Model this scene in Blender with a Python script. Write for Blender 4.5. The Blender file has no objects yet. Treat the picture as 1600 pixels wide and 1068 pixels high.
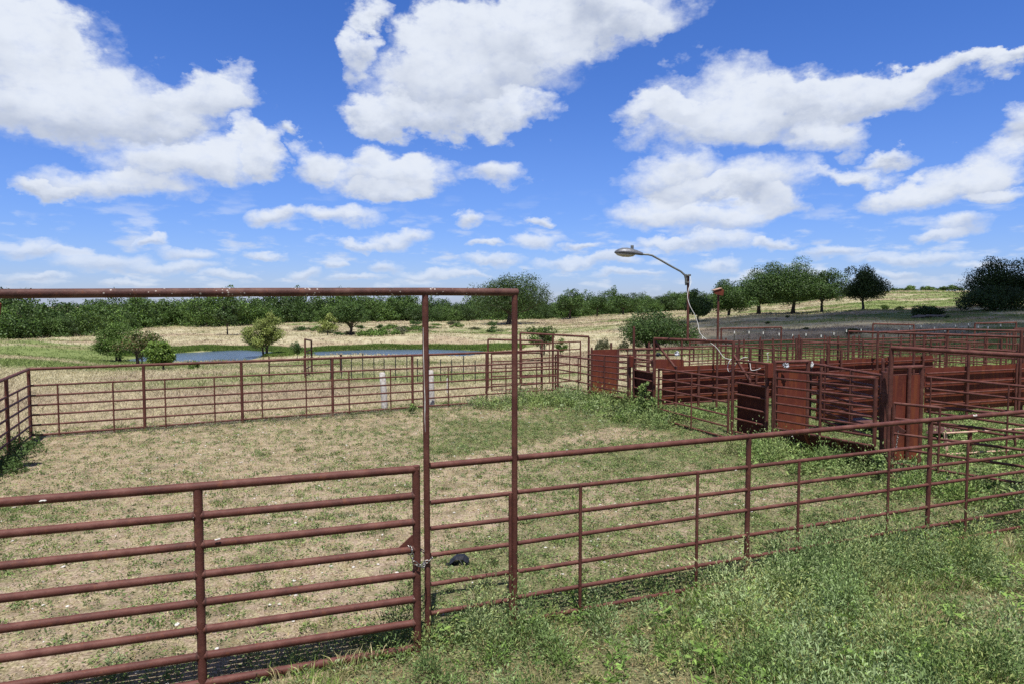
import bpy, math, random
import numpy as np
from mathutils import Vector, noise as mn
C = bpy.context.scene.collection
R = math.radians
# ------------------------------------------------------------------ camera
F = 1600*24/36; TH = math.atan((534-475)/F); CH = 3.0
cam = bpy.data.cameras.new('camera'); cam.lens = 24; cam.sensor_width = 36
cam.clip_start = 0.05; cam.clip_end = 4000
co = bpy.data.objects.new('camera', cam); C.objects.link(co)
co.location = (0, 0, CH); co.rotation_euler = (math.pi/2-TH, 0, 0)
bpy.context.scene.camera = co
sc = bpy.context.scene
sc.view_settings.view_transform = 'Standard'; sc.view_settings.look = 'None'
sc.cycles.max_bounces = 5; sc.cycles.diffuse_bounces = 2; sc.cycles.transparent_max_bounces = 8
sc.view_settings.exposure = 0.28; sc.cycles.use_denoising = False; sc.view_settings.gamma = 1
# ------------------------------------------------------------------ sun (high, behind the camera)
SV = Vector((0.06, -1.06, 3.1)).normalized()          # towards the sun
sl = bpy.data.lights.new('sun', 'SUN'); sl.energy = 5.0; sl.angle = R(0.5); sl.color = (1, .96, .9)
so = bpy.data.objects.new('sun', sl); C.objects.link(so)
so.rotation_euler = SV.to_track_quat('Z', 'Y').to_euler(); so.location = (0, -5, 30)
# ------------------------------------------------------------------ world: Nishita sky with cumulus clouds by direction
def ray(px, py):
    c, s = math.cos(TH), math.sin(TH)
    x = (px-800)/F; y = (534-py)/F
    return Vector((x, c+y*s, -s+y*c))
def azel(px, py):
    d = ray(px, py).normalized(); return math.atan2(d.x, d.y), math.asin(d.z)
CLOUDS = [(55,105,150,110),(250,152,130,58),(345,140,60,45),(20,40,120,60),(130,172,190,42),
 (250,250,105,40),(170,284,130,26),(340,245,80,36),(415,240,32,28),(80,292,60,13),(385,215,25,25),(448,208,20,16),
 (595,272,95,38),(660,268,60,32),(495,250,36,30),(575,235,45,22),(600,300,60,18),
 (775,276,48,26),(725,338,22,16),(440,335,45,16),(540,340,60,18),(620,378,42,14),(560,384,40,8),
 (760,80,160,95),(700,130,130,75),(850,40,180,55),(960,15,140,45),(600,170,60,35),(555,75,22,55),(570,15,35,22),(660,180,110,30),(800,185,60,26),(680,50,70,50),
 (1130,140,110,66),(1230,165,180,50),(1350,150,140,38),(1480,118,120,22),(1575,95,70,16),(1100,200,110,36),(1290,215,60,30),(1030,165,60,30),
 (1050,272,75,34),(1190,285,78,44),(1020,330,80,26),(1130,342,100,26),(1225,320,40,26),(1110,300,100,20),
 (1480,285,110,28),(1560,255,60,42),(1595,190,50,34),(1400,300,45,28),(1570,302,50,14),(1320,272,60,14),(1385,243,60,14),
 (1500,352,55,20),(1460,372,50,11),(840,377,42,15),(45,385,60,17),(165,410,85,15),(300,393,48,12),(290,416,60,11),(605,415,26,11),
 (1110,380,90,15),(900,412,70,9),(1120,410,40,9),(1430,407,120,11),(1300,398,55,11),(680,427,60,9),(770,408,50,9),(470,424,30,9),
 (845,343,22,9),(760,380,25,7),(1215,385,40,9),(1030,378,40,10),(60,432,60,7),(360,432,50,7),(980,428,60,7),(560,432,50,6),
 (240,378,26,8),(120,392,40,9),(415,395,28,7),(520,412,22,7),(905,388,24,8),(960,405,34,9),(1170,428,44,8),(1270,425,36,8),(1400,432,50,7),(1540,418,40,8),(730,432,34,6),(200,436,44,6)]
w = bpy.data.worlds.new('World'); sc.world = w; w.use_nodes = True
nt = w.node_tree; nt.nodes.clear(); L = nt.links.new
def N(t, **k):
    n = nt.nodes.new(t)
    for a, b in k.items(): setattr(n, a, b)
    return n
def M(op, a, b=None, c=None, clamp=False):
    n = N('ShaderNodeMath', operation=op, use_clamp=clamp)
    for i, v in enumerate((a, b, c)):
        if v is None: continue
        if isinstance(v, (int, float)): n.inputs[i].default_value = v
        else: L(v, n.inputs[i])
    return n.outputs[0]
def VM(op, *a):
    n = N('ShaderNodeVectorMath', operation=op)
    for i, v in enumerate(a):
        if isinstance(v, (tuple, list)): n.inputs[i].default_value = v
        else: L(v, n.inputs[i])
    return n.outputs[1] if op in ('DOT_PRODUCT', 'LENGTH') else n.outputs[0]
def MR(v, a, b, c=0., d=1., smooth=True):
    n = N('ShaderNodeMapRange'); n.interpolation_type = 'SMOOTHSTEP' if smooth else 'LINEAR'
    L(v, n.inputs[0])
    for i, x in enumerate((a, b, c, d)): n.inputs[i+1].default_value = x
    return n.outputs[0]
def MIX(f, a, b):
    n = N('ShaderNodeMix', data_type='RGBA')
    for i, v in ((0, f), (6, a), (7, b)):
        if isinstance(v, (int, float)): n.inputs[i].default_value = v
        elif isinstance(v, tuple): n.inputs[i].default_value = (*v, 1)
        else: L(v, n.inputs[i])
    return n.outputs[2]
def NOISE(vec, scale, detail=4, rough=.5, dist=0):
    n = N('ShaderNodeTexNoise'); n.inputs['Scale'].default_value = scale
    n.inputs['Detail'].default_value = detail; n.inputs['Roughness'].default_value = rough
    n.inputs['Distortion'].default_value = dist
    if vec is not None: L(vec, n.inputs['Vector'])
    return n
tc = N('ShaderNodeTexCoord').outputs['Generated']
sx = N('ShaderNodeSeparateXYZ'); L(tc, sx.inputs[0])
az = M('ARCTAN2', sx.outputs[0], sx.outputs[1]); el = M('ARCSINE', sx.outputs[2])
cx = N('ShaderNodeCombineXYZ'); L(az, cx.inputs[0]); L(el, cx.inputs[1])
p0 = cx.outputs[0]
stretch = VM('MULTIPLY', p0, (1, 1.5, 1))
n1 = NOISE(stretch, 9, 2, .5); n2 = NOISE(stretch, 24, 5, .62)
wv = VM('SUBTRACT', n1.outputs['Color'], (.5, .5, .5)); wv2 = VM('SUBTRACT', n2.outputs['Color'], (.5, .5, .5))
damp = MR(el, .0, .3, .35, 1., False)
wsum = VM('ADD', VM('MULTIPLY', wv, (.13, .10, 0)), VM('MULTIPLY', wv2, (.085, .065, 0)))
sn = N('ShaderNodeVectorMath', operation='SCALE'); L(wsum, sn.inputs[0]); L(damp, sn.inputs[3])
p = VM('ADD', p0, sn.outputs[0])
acc = None
for (px, py, rx, ry) in CLOUDS:
    a, e = azel(px, py); a2, _ = azel(px+rx, py); _, e2 = azel(px, py-ry)
    ix, iy = 1/abs(a2-a)/1.16, 1/abs(e2-e)/1.16
    pq = p if acc is None else VM('MULTIPLY_ADD', acc, (1e-7, 1e-7, 1e-7), p)   # keeps the shader's evaluation sequential
    q = VM('MULTIPLY_ADD', pq, (ix, iy, 0), (-a*ix, -e*iy, 1))
    d = VM('DOT_PRODUCT', q, q)
    wgt = M('SUBTRACT', 2.0, d, clamp=True)
    n = N('ShaderNodeVectorMath', operation='SCALE'); L(q, n.inputs[0]); L(wgt, n.inputs[3])
    acc = n.outputs[0] if acc is None else VM('ADD', acc, n.outputs[0])
s2 = N('ShaderNodeSeparateXYZ'); L(acc, s2.inputs[0])
W = s2.outputs[2]
T = M('DIVIDE', s2.outputs[1], M('MAXIMUM', W, .02))
n3 = NOISE(stretch, 42, 5, .62).outputs[0]; n4 = NOISE(stretch, 11, 3, .5).outputs[0]
# generic unseen clouds behind and overhead, cover set for the ambient light
g = MR(NOISE(tc, 3.2, 4, .55).outputs[0], .40, .58)
outside = M('MAXIMUM', MR(el, .46, .62), MR(M('ABSOLUTE', az), .72, .9))
dens = M('ADD', M('MINIMUM', W, 1.0), M('MULTIPLY_ADD', n3, .9, -.48))
alpha = M('MULTIPLY', MR(dens, -.14, 1.05), MR(W, .0, .12))
soft = MR(el, .0, .14, .6, 1.)
alpha = M('MULTIPLY', alpha, soft)
wisp = M('MULTIPLY', MR(NOISE(VM('MULTIPLY', p0, (1, 3.2, 1)), 17, 5, .55).outputs[0], .50, .68), M('MULTIPLY', MR(el, .17, .07, .0, .62), MR(el, .0, .04, .35, 1.)))
alpha = M('MAXIMUM', M('MULTIPLY', alpha, M('SUBTRACT', 1., outside)), M('MULTIPLY', g, outside))
alpha = M('MAXIMUM', M('MULTIPLY', alpha, .97), wisp)
core = MR(W, .15, 1.3)
lit = MR(M('ADD', M('MULTIPLY_ADD', n3, .22, -.11), M('MULTIPLY_ADD', n4, 1.5, M('SUBTRACT', T, .75))), -.95, .35)
lit = M('MAXIMUM', lit, M('MULTIPLY_ADD', core, -.6, .6))
K = 1/.11
ccol = MIX(lit, (.56*K, .63*K, .78*K), (.94*K, 1.0*K, 1.10*K))
sky = N('ShaderNodeTexSky'); sky.sky_type = 'NISHITA'; sky.sun_disc = False
sky.sun_elevation = math.asin(SV.z); sky.sun_rotation = math.atan2(SV.x, SV.y)
sky.air_density = 1.0; sky.dust_density = .3; sky.ozone_density = 1.5
hs = N('ShaderNodeHueSaturation'); hs.inputs['Saturation'].default_value = 1.15; hs.inputs['Value'].default_value = 1.0
L(VM('MULTIPLY', VM('MULTIPLY', sky.outputs[0], (1.0, 1.08, 1.6)), MIX(MR(el, .0, .22), (.78, .86, .96), (1., 1., 1.))), hs.inputs['Color'])
ccol = MIX(outside, ccol, (.20*K, .19*K, .165*K))  # unseen clouds greyed down to weaken the ambient light
col = MIX(alpha, hs.outputs[0], ccol)
bg = N('ShaderNodeBackground'); bg.inputs[1].default_value = .078; L(col, bg.inputs[0])
wo = N('ShaderNodeOutputWorld'); L(bg.outputs[0], wo.inputs[0])
try: w.cycles.sampling_method = 'MANUAL'; w.cycles.sample_map_resolution = 256
except Exception: pass
# ------------------------------------------------------------------ material helpers
MATS = {}
def newmat(name):
    global nt, L
    m = bpy.data.materials.new(name); m.use_nodes = True; nt = m.node_tree; L = nt.links.new
    nt.nodes.clear(); b = N('ShaderNodeBsdfPrincipled'); o = N('ShaderNodeOutputMaterial')
    L(b.outputs[0], o.inputs[0]); MATS[name] = m
    return m, b, o
def RAMP(v, stops):
    n = N('ShaderNodeValToRGB'); L(v, n.inputs[0]); e = n.color_ramp.elements
    while len(e) < len(stops): e.new(.5)
    for x, (p_, c_) in zip(e, stops): x.position = p_; x.color = (*c_, 1)
    return n.outputs[0]
def BUMP(b, h, strength=.4, dist=.01):
    n = N('ShaderNodeBump'); n.inputs['Strength'].default_value = strength; n.inputs['Distance'].default_value = dist
    L(h, n.inputs['Height']); L(n.outputs[0], b.inputs['Normal'])
def rust(name, dark, mid, light, rough=.62, scale=5, droppings=True, streak=False, spots=(.50, .70, 0, .13), vs=9):
    m, b, o = newmat(name)
    pos = N('ShaderNodeNewGeometry').outputs['Position']
    a = NOISE(pos, scale, 6, .65).outputs[0]; f = NOISE(pos, 70, 4, .7).outputs[0]
    v = VM('MULTIPLY', pos, (1, 1, .12)); st = NOISE(v, 9, 4, .6).outputs[0]
    c = RAMP(a, [(.3, dark), (.5, mid), (.72, light)])
    c = MIX(MR(f, .5, .75, 0, .5), c, light); c = MIX(MR(NOISE(pos, 17, 5, .7).outputs[0], .56, .70, 0, .55), c, (.20, .070, .030)); c = MIX(MR(NOISE(pos, 31, 4, .7).outputs[0], .60, .70, 0, .6), c, dark)
    if streak:
        c = MIX(MR(st, .48, .66, 0, .75), c, (.20, .055, .022))
        n_ = N('ShaderNodeSeparateXYZ'); L(pos, n_.inputs[0])
        low = M('MULTIPLY', MR(n_.outputs[2], 1.0, .25, 0, 1), MR(st, .35, .65, .2, .9))
        c = MIX(M('MULTIPLY', low, .6), c, (.24, .075, .028))
    if droppings:
        vo = N('ShaderNodeTexVoronoi'); vo.inputs['Scale'].default_value = vs; L(pos, vo.inputs['Vector'])
        sz = MR(NOISE(pos, 3, 2).outputs[0], *spots)
        spot = M('LESS_THAN', M('ADD', vo.outputs[0], M('MULTIPLY', f, .14)), sz)
        gn = N('ShaderNodeNewGeometry'); s_ = N('ShaderNodeSeparateXYZ'); L(gn.outputs['Normal'], s_.inputs[0])
        spot = M('MULTIPLY', spot, .8)
        c = MIX(spot, c, (.52, .47, .43))
    L(c, b.inputs['Base Color']); b.inputs['Roughness'].default_value = rough
    b.inputs['Specular IOR Level'].default_value = .28
    BUMP(b, M('ADD', a, f), .5, .005)
    return m
PIPE = rust('rusty_pipe', (.068, .025, .020), (.110, .038, .029), (.18, .080, .062))
PIPE_OLD = rust('weathered_pipe', (.035, .02, .017), (.085, .034, .028), (.17, .09, .07), spots=(.36, .66, .0, .30), vs=30)
SHEET_SHADE = rust('shade_darkened_sheet', (.045, .013, .009), (.070, .019, .012), (.11, .032, .02), .95, 2.2, False, False)  # rusty sheet darkened in colour to stand for shade on faces turned from the sun
SHEET = rust('rusty_sheet', (.095, .022, .015), (.138, .031, .020), (.185, .048, .03), .7, 2.2, False, True)
def simple(name, c1, c2, rough=.6, metal=0, scale=12, bump=.2, dist=.004, spec=.5):
    m, b, o = newmat(name)
    pos = N('ShaderNodeTexCoord').outputs['Object']
    a = NOISE(pos, scale, 5, .6).outputs[0]
    L(RAMP(a, [(.35, c1), (.65, c2)]), b.inputs['Base Color'])
    b.inputs['Roughness'].default_value = rough; b.inputs['Metallic'].default_value = metal
    b.inputs['Specular IOR Level'].default_value = spec
    BUMP(b, a, bump, dist); return m
GALV = simple('dull_aluminium', (.10, .105, .12), (.20, .21, .23), .5, .4, 30)
GALVD = simple('weathered_galvanised', (.13, .14, .13), (.26, .27, .26), .5, .6, 25)
LENS = simple('lamp_lens', (.38, .36, .31), (.5, .48, .42), .25)
CHAIN = simple('chain_steel', (.25, .24, .22), (.45, .43, .40), .35, .85, 60)
BLACK = simple('black_plastic', (.008, .009, .013), (.02, .022, .03), .5, 0, 20, .5, .01, .25)
WHITE = simple('white_cable', (.6, .6, .57), (.75, .75, .72), .6)
WPAINT = simple('flaking_white_paint', (.42, .38, .33), (.72, .71, .68), .7, 0, 14, .4, .01)
BAG = simple('plastic_film', (.05, .06, .08), (.75, .77, .8), .25, 0, 9)
PALEW = simple('pale_weathered_pipe', (.42, .24, .17), (.6, .42, .32), .7, 0, 10)
BARK = simple('bark', (.05, .04, .03), (.12, .095, .07), .9, 0, 5, .8, .05)
STONE = simple('limestone', (.45, .42, .37), (.72, .70, .66), .85, 0, 20, .5, .01)
TIMBER = simple('grey_timber', (.12, .10, .085), (.24, .21, .18), .9, 0, 8)
TPOST = simple('dark_steel_stake', (.025, .028, .022), (.06, .06, .05), .7, 0, 12)
m, b, o = newmat('cloud_white'); CLOUDM = m        # thin cumulus: part of the sunlight passes through
b.inputs['Base Color'].default_value = (.9, .9, .9, 1); b.inputs['Roughness'].default_value = 1
_t = N('ShaderNodeBsdfTransparent'); _x = N('ShaderNodeMixShader'); _x.inputs[0].default_value = .60
L(b.outputs[0], _x.inputs[1]); L(_t.outputs[0], _x.inputs[2]); L(_x.outputs[0], o.inputs[0])
def leafmat(name, trans=.25, rough=.55):
    m, b, o = newmat(name)
    at = N('ShaderNodeAttribute', attribute_name='col')
    L(at.outputs[0], b.inputs['Base Color']); b.inputs['Roughness'].default_value = rough
    b.inputs['Specular IOR Level'].default_value = .3
    t = N('ShaderNodeBsdfTranslucent'); L(at.outputs[0], t.inputs[0])
    mx = N('ShaderNodeMixShader'); mx.inputs[0].default_value = trans
    L(b.outputs[0], mx.inputs[1]); L(t.outputs[0], mx.inputs[2]); L(mx.outputs[0], o.inputs[0])
    return m
LEAF = leafmat('foliage', .15); GRASSM = leafmat('grass_blades', .2, .7)
# ------------------------------------------------------------------ mesh helpers
def mesh_np(name, v, f, mat, col=None, smooth=False):
    v = np.asarray(v, np.float32); f = np.asarray(f, np.int32)
    me = bpy.data.meshes.new(name); k = f.shape[1]; n = len(f)
    me.vertices.add(len(v)); me.vertices.foreach_set('co', v.ravel())
    me.loops.add(n*k); me.loops.foreach_set('vertex_index', f.ravel())
    me.polygons.add(n); me.polygons.foreach_set('loop_start', np.arange(0, n*k, k, dtype=np.int32))
    me.polygons.foreach_set('loop_total', np.full(n, k, np.int32))
    if smooth: me.polygons.foreach_set('use_smooth', np.ones(n, bool))
    if col is not None:
        a = me.color_attributes.new('col', 'FLOAT_COLOR', 'POINT')
        c4 = np.ones((len(v), 4), np.float32); c4[:, :3] = col; a.data.foreach_set('color', c4.ravel())
    me.update(calc_edges=True); me.materials.append(mat); return me
class MB:
    def __init__(s): s.v = []; s.f = []; s.sm = []
    def add(s, vs, fs, sm=False):
        o = len(s.v); s.v += [Vector(x) for x in vs]; s.f += [[i+o for i in q] for q in fs]; s.sm += [sm]*len(fs); return s
    def tube(s, a, b, r, r2=None, n=12, cap=True):
        a, b = Vector(a), Vector(b); d = (b-a).normalized()
        u = d.orthogonal().normalized(); w_ = d.cross(u); r2 = r if r2 is None else r2
        ring = lambda c, rr: [c+(u*math.cos(2*math.pi*i/n)+w_*math.sin(2*math.pi*i/n))*rr for i in range(n)]
        s.add(ring(a, r)+ring(b, r2), [[i, (i+1) % n, n+(i+1) % n, n+i] for i in range(n)], True)
        if cap:
            s.add(ring(a, r), [list(range(n))[::-1]]); s.add(ring(b, r2), [list(range(n))])
        return s
    def path(s, pts, r, n=8, cap=True):
        pts = [Vector(q) for q in pts]; m = len(pts); rings = []
        rs = r if isinstance(r, (list, tuple)) else [r]*m
        up = None
        for i, q in enumerate(pts):
            d = (pts[min(i+1, m-1)]-pts[max(i-1, 0)]).normalized()
            u = d.orthogonal().normalized() if up is None else (up-d*up.dot(d)).normalized()
            up = u; w_ = d.cross(u)
            rings += [q+(u*math.cos(2*math.pi*k/n)+w_*math.sin(2*math.pi*k/n))*rs[i] for k in range(n)]
        s.add(rings, [[j*n+k, j*n+(k+1) % n, (j+1)*n+(k+1) % n, (j+1)*n+k] for j in range(m-1) for k in range(n)], True)
        if cap: s.add(rings[:n], [list(range(n))[::-1]]); s.add(rings[-n:], [list(range(n))])
        return s
    def slab(s, quad, t):            # quad of 4 points, given thickness
        q = [Vector(x) for x in quad]; nrm = (q[1]-q[0]).cross(q[3]-q[0]).normalized()*t/2
        vs = [x-nrm for x in q]+[x+nrm for x in q]
        return s.add(vs, [[3, 2, 1, 0], [4, 5, 6, 7], [0, 1, 5, 4], [1, 2, 6, 5], [2, 3, 7, 6], [3, 0, 4, 7]])
    def box(s, c, sz, rz=0):
        x, y, z = [q/2 for q in sz]; cr, sr = math.cos(rz), math.sin(rz)
        vs = [Vector((c[0]+a*x*cr-b*y*sr, c[1]+a*x*sr+b*y*cr, c[2]+d*z)) for d in (-1, 1) for a, b in ((-1,-1),(1,-1),(1,1),(-1,1))]
        return s.add(vs, [[3,2,1,0],[4,5,6,7],[0,1,5,4],[1,2,6,5],[2,3,7,6],[3,0,4,7]])
    def build(s, name, mat, parent=None, bevel=0):
        me = bpy.data.meshes.new(name); off = parent.matrix_basis.translation if parent else Vector((0, 0, 0))
        me.from_pydata([x-off for x in s.v], [], s.f); me.polygons.foreach_set('use_smooth', s.sm)
        me.materials.append(mat); me.update()
        o = bpy.data.objects.new(name, me); C.objects.link(o)
        if parent: o.parent = parent
        if bevel:
            b = o.modifiers.new('bevel', 'BEVEL'); b.width = bevel; b.segments = 2
        return o
def tag(o, label=None, cat=None, group=None, kind=None):
    for k, v in (('label', label), ('category', cat), ('group', group), ('kind', kind)):
        if v: o[k] = v
    return o
def thing(name, label, cat, loc=(0, 0, 0), group=None):
    o = bpy.data.objects.new(name, None); o.empty_display_size = .3; C.objects.link(o); o.location = loc
    return tag(o, label, cat, group)
def structure(o): o['kind'] = 'structure'; return o
# ------------------------------------------------------------------ terrain
PXS = [-300, 0, 200, 400, 520, 700, 850, 1000, 1120, 1200, 1400, 1600, 1900]
YS = [22, 32, 42, 52, 60, 70, 80, 92, 107, 130, 150, 180, 210, 250, 300, 400, 600]
def row(*z): return list(z)
TZ = {
 -300: row(0,-.2,-.5,-.9,-1.2,-1.2,-1.4,-2.0,-2.5,-2.5,-2.5,-2.5,-2.5,-2.5,-2.5,-2.5,-2.5),
 0:    row(0,-.2,-.5,-1.0,-1.4,-1.3,-1.4,-2.0,-2.5,-2.6,-2.6,-2.6,-2.6,-2.6,-2.6,-2.6,-2.6),
 200:  row(0,-.35,-.95,-1.6,-2.1,-2.0,-2.0,-2.1,-2.4,-2.5,-2.5,-2.5,-2.6,-2.6,-2.6,-2.6,-2.6),
 400:  row(0,-.35,-1.0,-1.75,-2.2,-2.1,-2.0,-2.0,-2.1,-2.3,-2.4,-2.5,-2.5,-2.6,-2.6,-2.6,-2.6),
 520:  row(0,-.3,-.9,-1.5,-1.95,-2.1,-2.15,-1.5,-1.75,-2.3,-2.4,-2.5,-2.5,-2.5,-2.5,-2.5,-2.5),
 700:  row(0,-.3,-.9,-1.5,-1.95,-2.1,-2.1,-1.5,-1.7,-2.2,-2.4,-2.5,-2.5,-2.5,-2.5,-2.5,-2.5),
 850:  row(0,-.3,-.7,-1.2,-1.5,-1.6,-1.7,-1.7,-1.8,-2.1,-2.3,-2.4,-2.3,-2.2,-2,-2,-2),
 1000: row(0,-.15,-.3,-.6,-.8,-.9,-1,-1,-1,-1,-1,-1,-1,-.8,-.2,.6,0),
 1120: row(0,-.05,-.1,-.15,-.2,-.15,-.1,0,0,.1,.2,.2,.3,.6,1.0,2,1),
 1200: row(0,0,0,0,0,.1,.2,.4,.5,.6,.6,.9,1.4,2.2,3.0,4,3),
 1400: row(0,0,0,.15,.3,.5,.8,1.0,1.3,1.8,2.0,3.4,5.4,7.6,8.2,7,5),
 1600: row(0,0,.1,.3,.6,.9,1.2,1.6,2.0,2.5,2.8,4.2,5.8,7.6,8.6,8,6),
 1900: row(0,0,.2,.5,.8,1.2,1.6,2.0,2.4,3.0,3.4,4.6,6.0,7.6,8.6,8,6)}
TBL = np.array([TZ[k] for k in PXS], float)
PONDS = [(-31.0, 69.5, 6.4, 8.6, -2.3), (-11.9, 74.5, 9.8, 5.6, -2.3)]
def hz(X, Y):
    X = np.asarray(X, float); Y = np.asarray(Y, float)
    px = 800+F*X/np.maximum(Y, 20); px = np.clip(px, PXS[0], PXS[-1]-.01); yy = np.clip(Y, YS[0], YS[-1]-.01)
    i = np.clip(np.searchsorted(PXS, px, 'right')-1, 0, len(PXS)-2); j = np.clip(np.searchsorted(YS, yy, 'right')-1, 0, len(YS)-2)
    PA = np.array(PXS, float); YA = np.array(YS, float)
    a = (px-PA[i])/(PA[i+1]-PA[i]); b = (yy-YA[j])/(YA[j+1]-YA[j]); a = a*a*(3-2*a)
    z = TBL[i, j]*(1-a)*(1-b)+TBL[i+1, j]*a*(1-b)+TBL[i, j+1]*(1-a)*b+TBL[i+1, j+1]*a*b
    far = np.clip((Y-24)/30, 0, 1)
    z = z+far*(.10*np.sin(X*.31+1.3*np.sin(Y*.17))+.08*np.sin(Y*.23+X*.11+2)+.05*np.sin(X*.9+Y*.5))
    for (cx_, cy_, rx, ry, wz) in PONDS:
        d = np.sqrt(((X-cx_)/rx)**2+((Y-cy_)/ry)**2)+.07*np.sin(X*.8+Y*.3)+.05*np.sin(Y*1.1-X*.4)
        t = np.clip((1.12-d)/.24, 0, 1); z = z*(1-t)+(wz-.5)*t
        # low shore so the water meets the bank
        t2 = np.clip((1.5-d)/.4, 0, 1)*(1-t)*(Y < cy_+30); z = z*(1-t2*.35)+(wz+.18)*t2*.35
    return z
def h1(x, y): return float(hz(x, y))
def vnoise(X, Y, s, seed=0):           # smooth value noise
    rs = np.random.RandomState(seed); g_ = rs.rand(256, 256)
    x = np.asarray(X)*s+1000; y = np.asarray(Y)*s+1000; xi = np.floor(x).astype(int); yi = np.floor(y).astype(int)
    fx = x-xi; fy = y-yi; fx = fx*fx*(3-2*fx); fy = fy*fy*(3-2*fy); G = lambda a, b: g_[a % 256, b % 256]
    return G(xi, yi)*(1-fx)*(1-fy)+G(xi+1, yi)*fx*(1-fy)+G(xi, yi+1)*(1-fx)*fy+G(xi+1, yi+1)*fx*fy
def fbm(X, Y, s, seed=0, o=4):
    r = 0; a = .5; t = 0
    for k in range(o): r = r+a*vnoise(X, Y, s*2**k, seed+k); t += a; a *= .55
    return r/t
NEAR_L = lambda X: 6.16+.40*X           # near fence line
def sstep(x, a, b):
    t = np.clip((x-a)/(b-a), 0, 1); return t*t*(3-2*t)
def inside(X, Y):                        # inside the big pen
    far_y = 16.08+.52*(X+8.7)
    return (Y > NEAR_L(X)) & (Y < far_y) & (X > -10.9)
PATHS = [(-1.8, 5.6), (-1.9, 7.6), (-.6, 10.2), (-.9, 12.6), (1.6, 15.2), (2.6, 16.0), (5.4, 13.0)]
def green(X, Y):                         # 0 dry / bare .. 1 lush, real plant cover
    n = fbm(X, Y, .22, 3); n2 = fbm(X, Y, .9, 9)
    px = 800+F*X/np.maximum(Y, 3)
    g_ = .30+.0*X
    ins = Y < 24
    near_out = (Y < NEAR_L(X)-.15)
    v = .34+.14*sstep(-Y, -12, -8)+.62*sstep(px, 520, 850)*sstep(Y, 10, 15)+.22*sstep(px, 300, 800)*sstep(-Y, -9, -6)+.30*sstep(px, 1050, 1350)
    v = v-.18*sstep(-px, -620, -300)*sstep(Y, 8.5, 12)+(n-.5)*.9+(n2-.5)*.7
    for (ax_, ay_), (bx_, by_) in zip(PATHS[:-1], PATHS[1:]):       # trodden track from the gate across the pen
        tx, ty = bx_-ax_, by_-ay_; k = np.clip(((X-ax_)*tx+(Y-ay_)*ty)/(tx*tx+ty*ty), 0, 1)
        v = v-.42*np.exp(-(((X-ax_-k*tx)**2+(Y-ay_-k*ty)**2)/(.32+.3*n2)))
    v = np.where(near_out, .85+.5*(n-.5), v)
    # pasture: mostly dry, green streaks
    st = fbm(X*.35, Y, .10, 21); st2 = fbm(X*.5, Y, .35, 23)
    pv = .30+2.1*(st-.50)+1.0*(st2-.5)+.22*sstep(px, 1080, 1200)
    mound = np.exp(-(((px-110)/120)**2+((Y-66)/11)**2)); pv = pv+.8*mound
    for (cx_, cy_, rx, ry, wz) in PONDS:
        d = np.sqrt(((X-cx_)/rx)**2+((Y-cy_)/ry)**2)
        pv = pv+1.8*np.exp(-((d-1.25)/.32)**2)*np.where(Y > cy_-1, 1, .12)
    pv = pv+.35*sstep(px, 1350, 1500)*(st > .45)
    t = sstep(Y-(18.2+.42*X), -.8, 1.2)*sstep(-X, -3.5, -2)+sstep(Y, 22, 25)*sstep(X, 2, 3.5)
    t = np.clip(t, 0, 1)
    return np.clip(v*(1-t)+pv*t, 0, 1)
def axis(a, b, near, step, grow):
    r = [near]; s = step; x = near
    while x < b: x += s; s *= grow; r.append(x)
    l = []; s = step; x = near
    while x > a: x -= s; s *= grow; l.append(x)
    return np.array(l[::-1]+r)
gx = axis(-1100, 1100, 0, .28, 1.0262); gy = np.concatenate([np.linspace(-60, 2, 16)[:-1], np.arange(2, 26, .28), axis(26, 1300, 26, .3, 1.014)[1:]])
GX, GY = np.meshgrid(gx, gy); GZ = hz(GX, GY)
GZ = GZ+(GY < 26)*(fbm(GX, GY, 1.2, 40)-.5)*.07
nx, ny = len(gx), len(gy); idx = np.arange(nx*ny).reshape(ny, nx)
gf = np.stack([idx[:-1, :-1], idx[:-1, 1:], idx[1:, 1:], idx[1:, :-1]], -1).reshape(-1, 4)
gg = green(GX, GY)
gcol = np.stack([gg, fbm(GX, GY, .12, 60), np.clip((GY-20)/10, 0, 1)], -1).reshape(-1, 3)
m, b, o = newmat('ground')
at = N('ShaderNodeAttribute', attribute_name='col'); se = N('ShaderNodeSeparateColor'); L(at.outputs[0], se.inputs[0])
pos = N('ShaderNodeNewGeometry').outputs['Position']
f1 = NOISE(pos, 9, 8, .7).outputs[0]; f2 = NOISE(pos, 38, 6, .7).outputs[0]; f3 = NOISE(pos, 2.2, 6, .65).outputs[0]
f4 = NOISE(VM('MULTIPLY', pos, (1, .35, 1)), .55, 9, .72).outputs[0]
soil = RAMP(f2, [(.3, (.17, .12, .085)), (.48, (.33, .25, .18)), (.62, (.54, .43, .33))])
straw = RAMP(f2, [(.3, (.10, .08, .04)), (.46, (.31, .265, .15)), (.62, (.55, .48, .30))])
grn = RAMP(f2, [(.3, (.035, .045, .016)), (.48, (.095, .115, .042)), (.62, (.24, .25, .11)), (.75, (.36, .31, .18))])
c = MIX(MR(f1, .42, .58), soil, straw)
c = MIX(MR(f3, .46, .64, 0, .75), c, (.17, .145, .085))
c = MIX(MR(NOISE(pos, 1.3, 7, .7).outputs[0], .52, .66, 0, .7), c, soil)
gm = M('ADD', se.outputs[0], M('MULTIPLY_ADD', f1, 1.3, -.65))
near = MIX(MR(gm, .40, .85, 0, .72), c, grn)
dry = RAMP(f4, [(.28, (.20, .165, .11)), (.45, (.38, .34, .215)), (.6, (.47, .425, .285)), (.75, (.54, .50, .36))])
dry = MIX(MR(f1, .4, .7, 0, .5), dry, straw)
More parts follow.
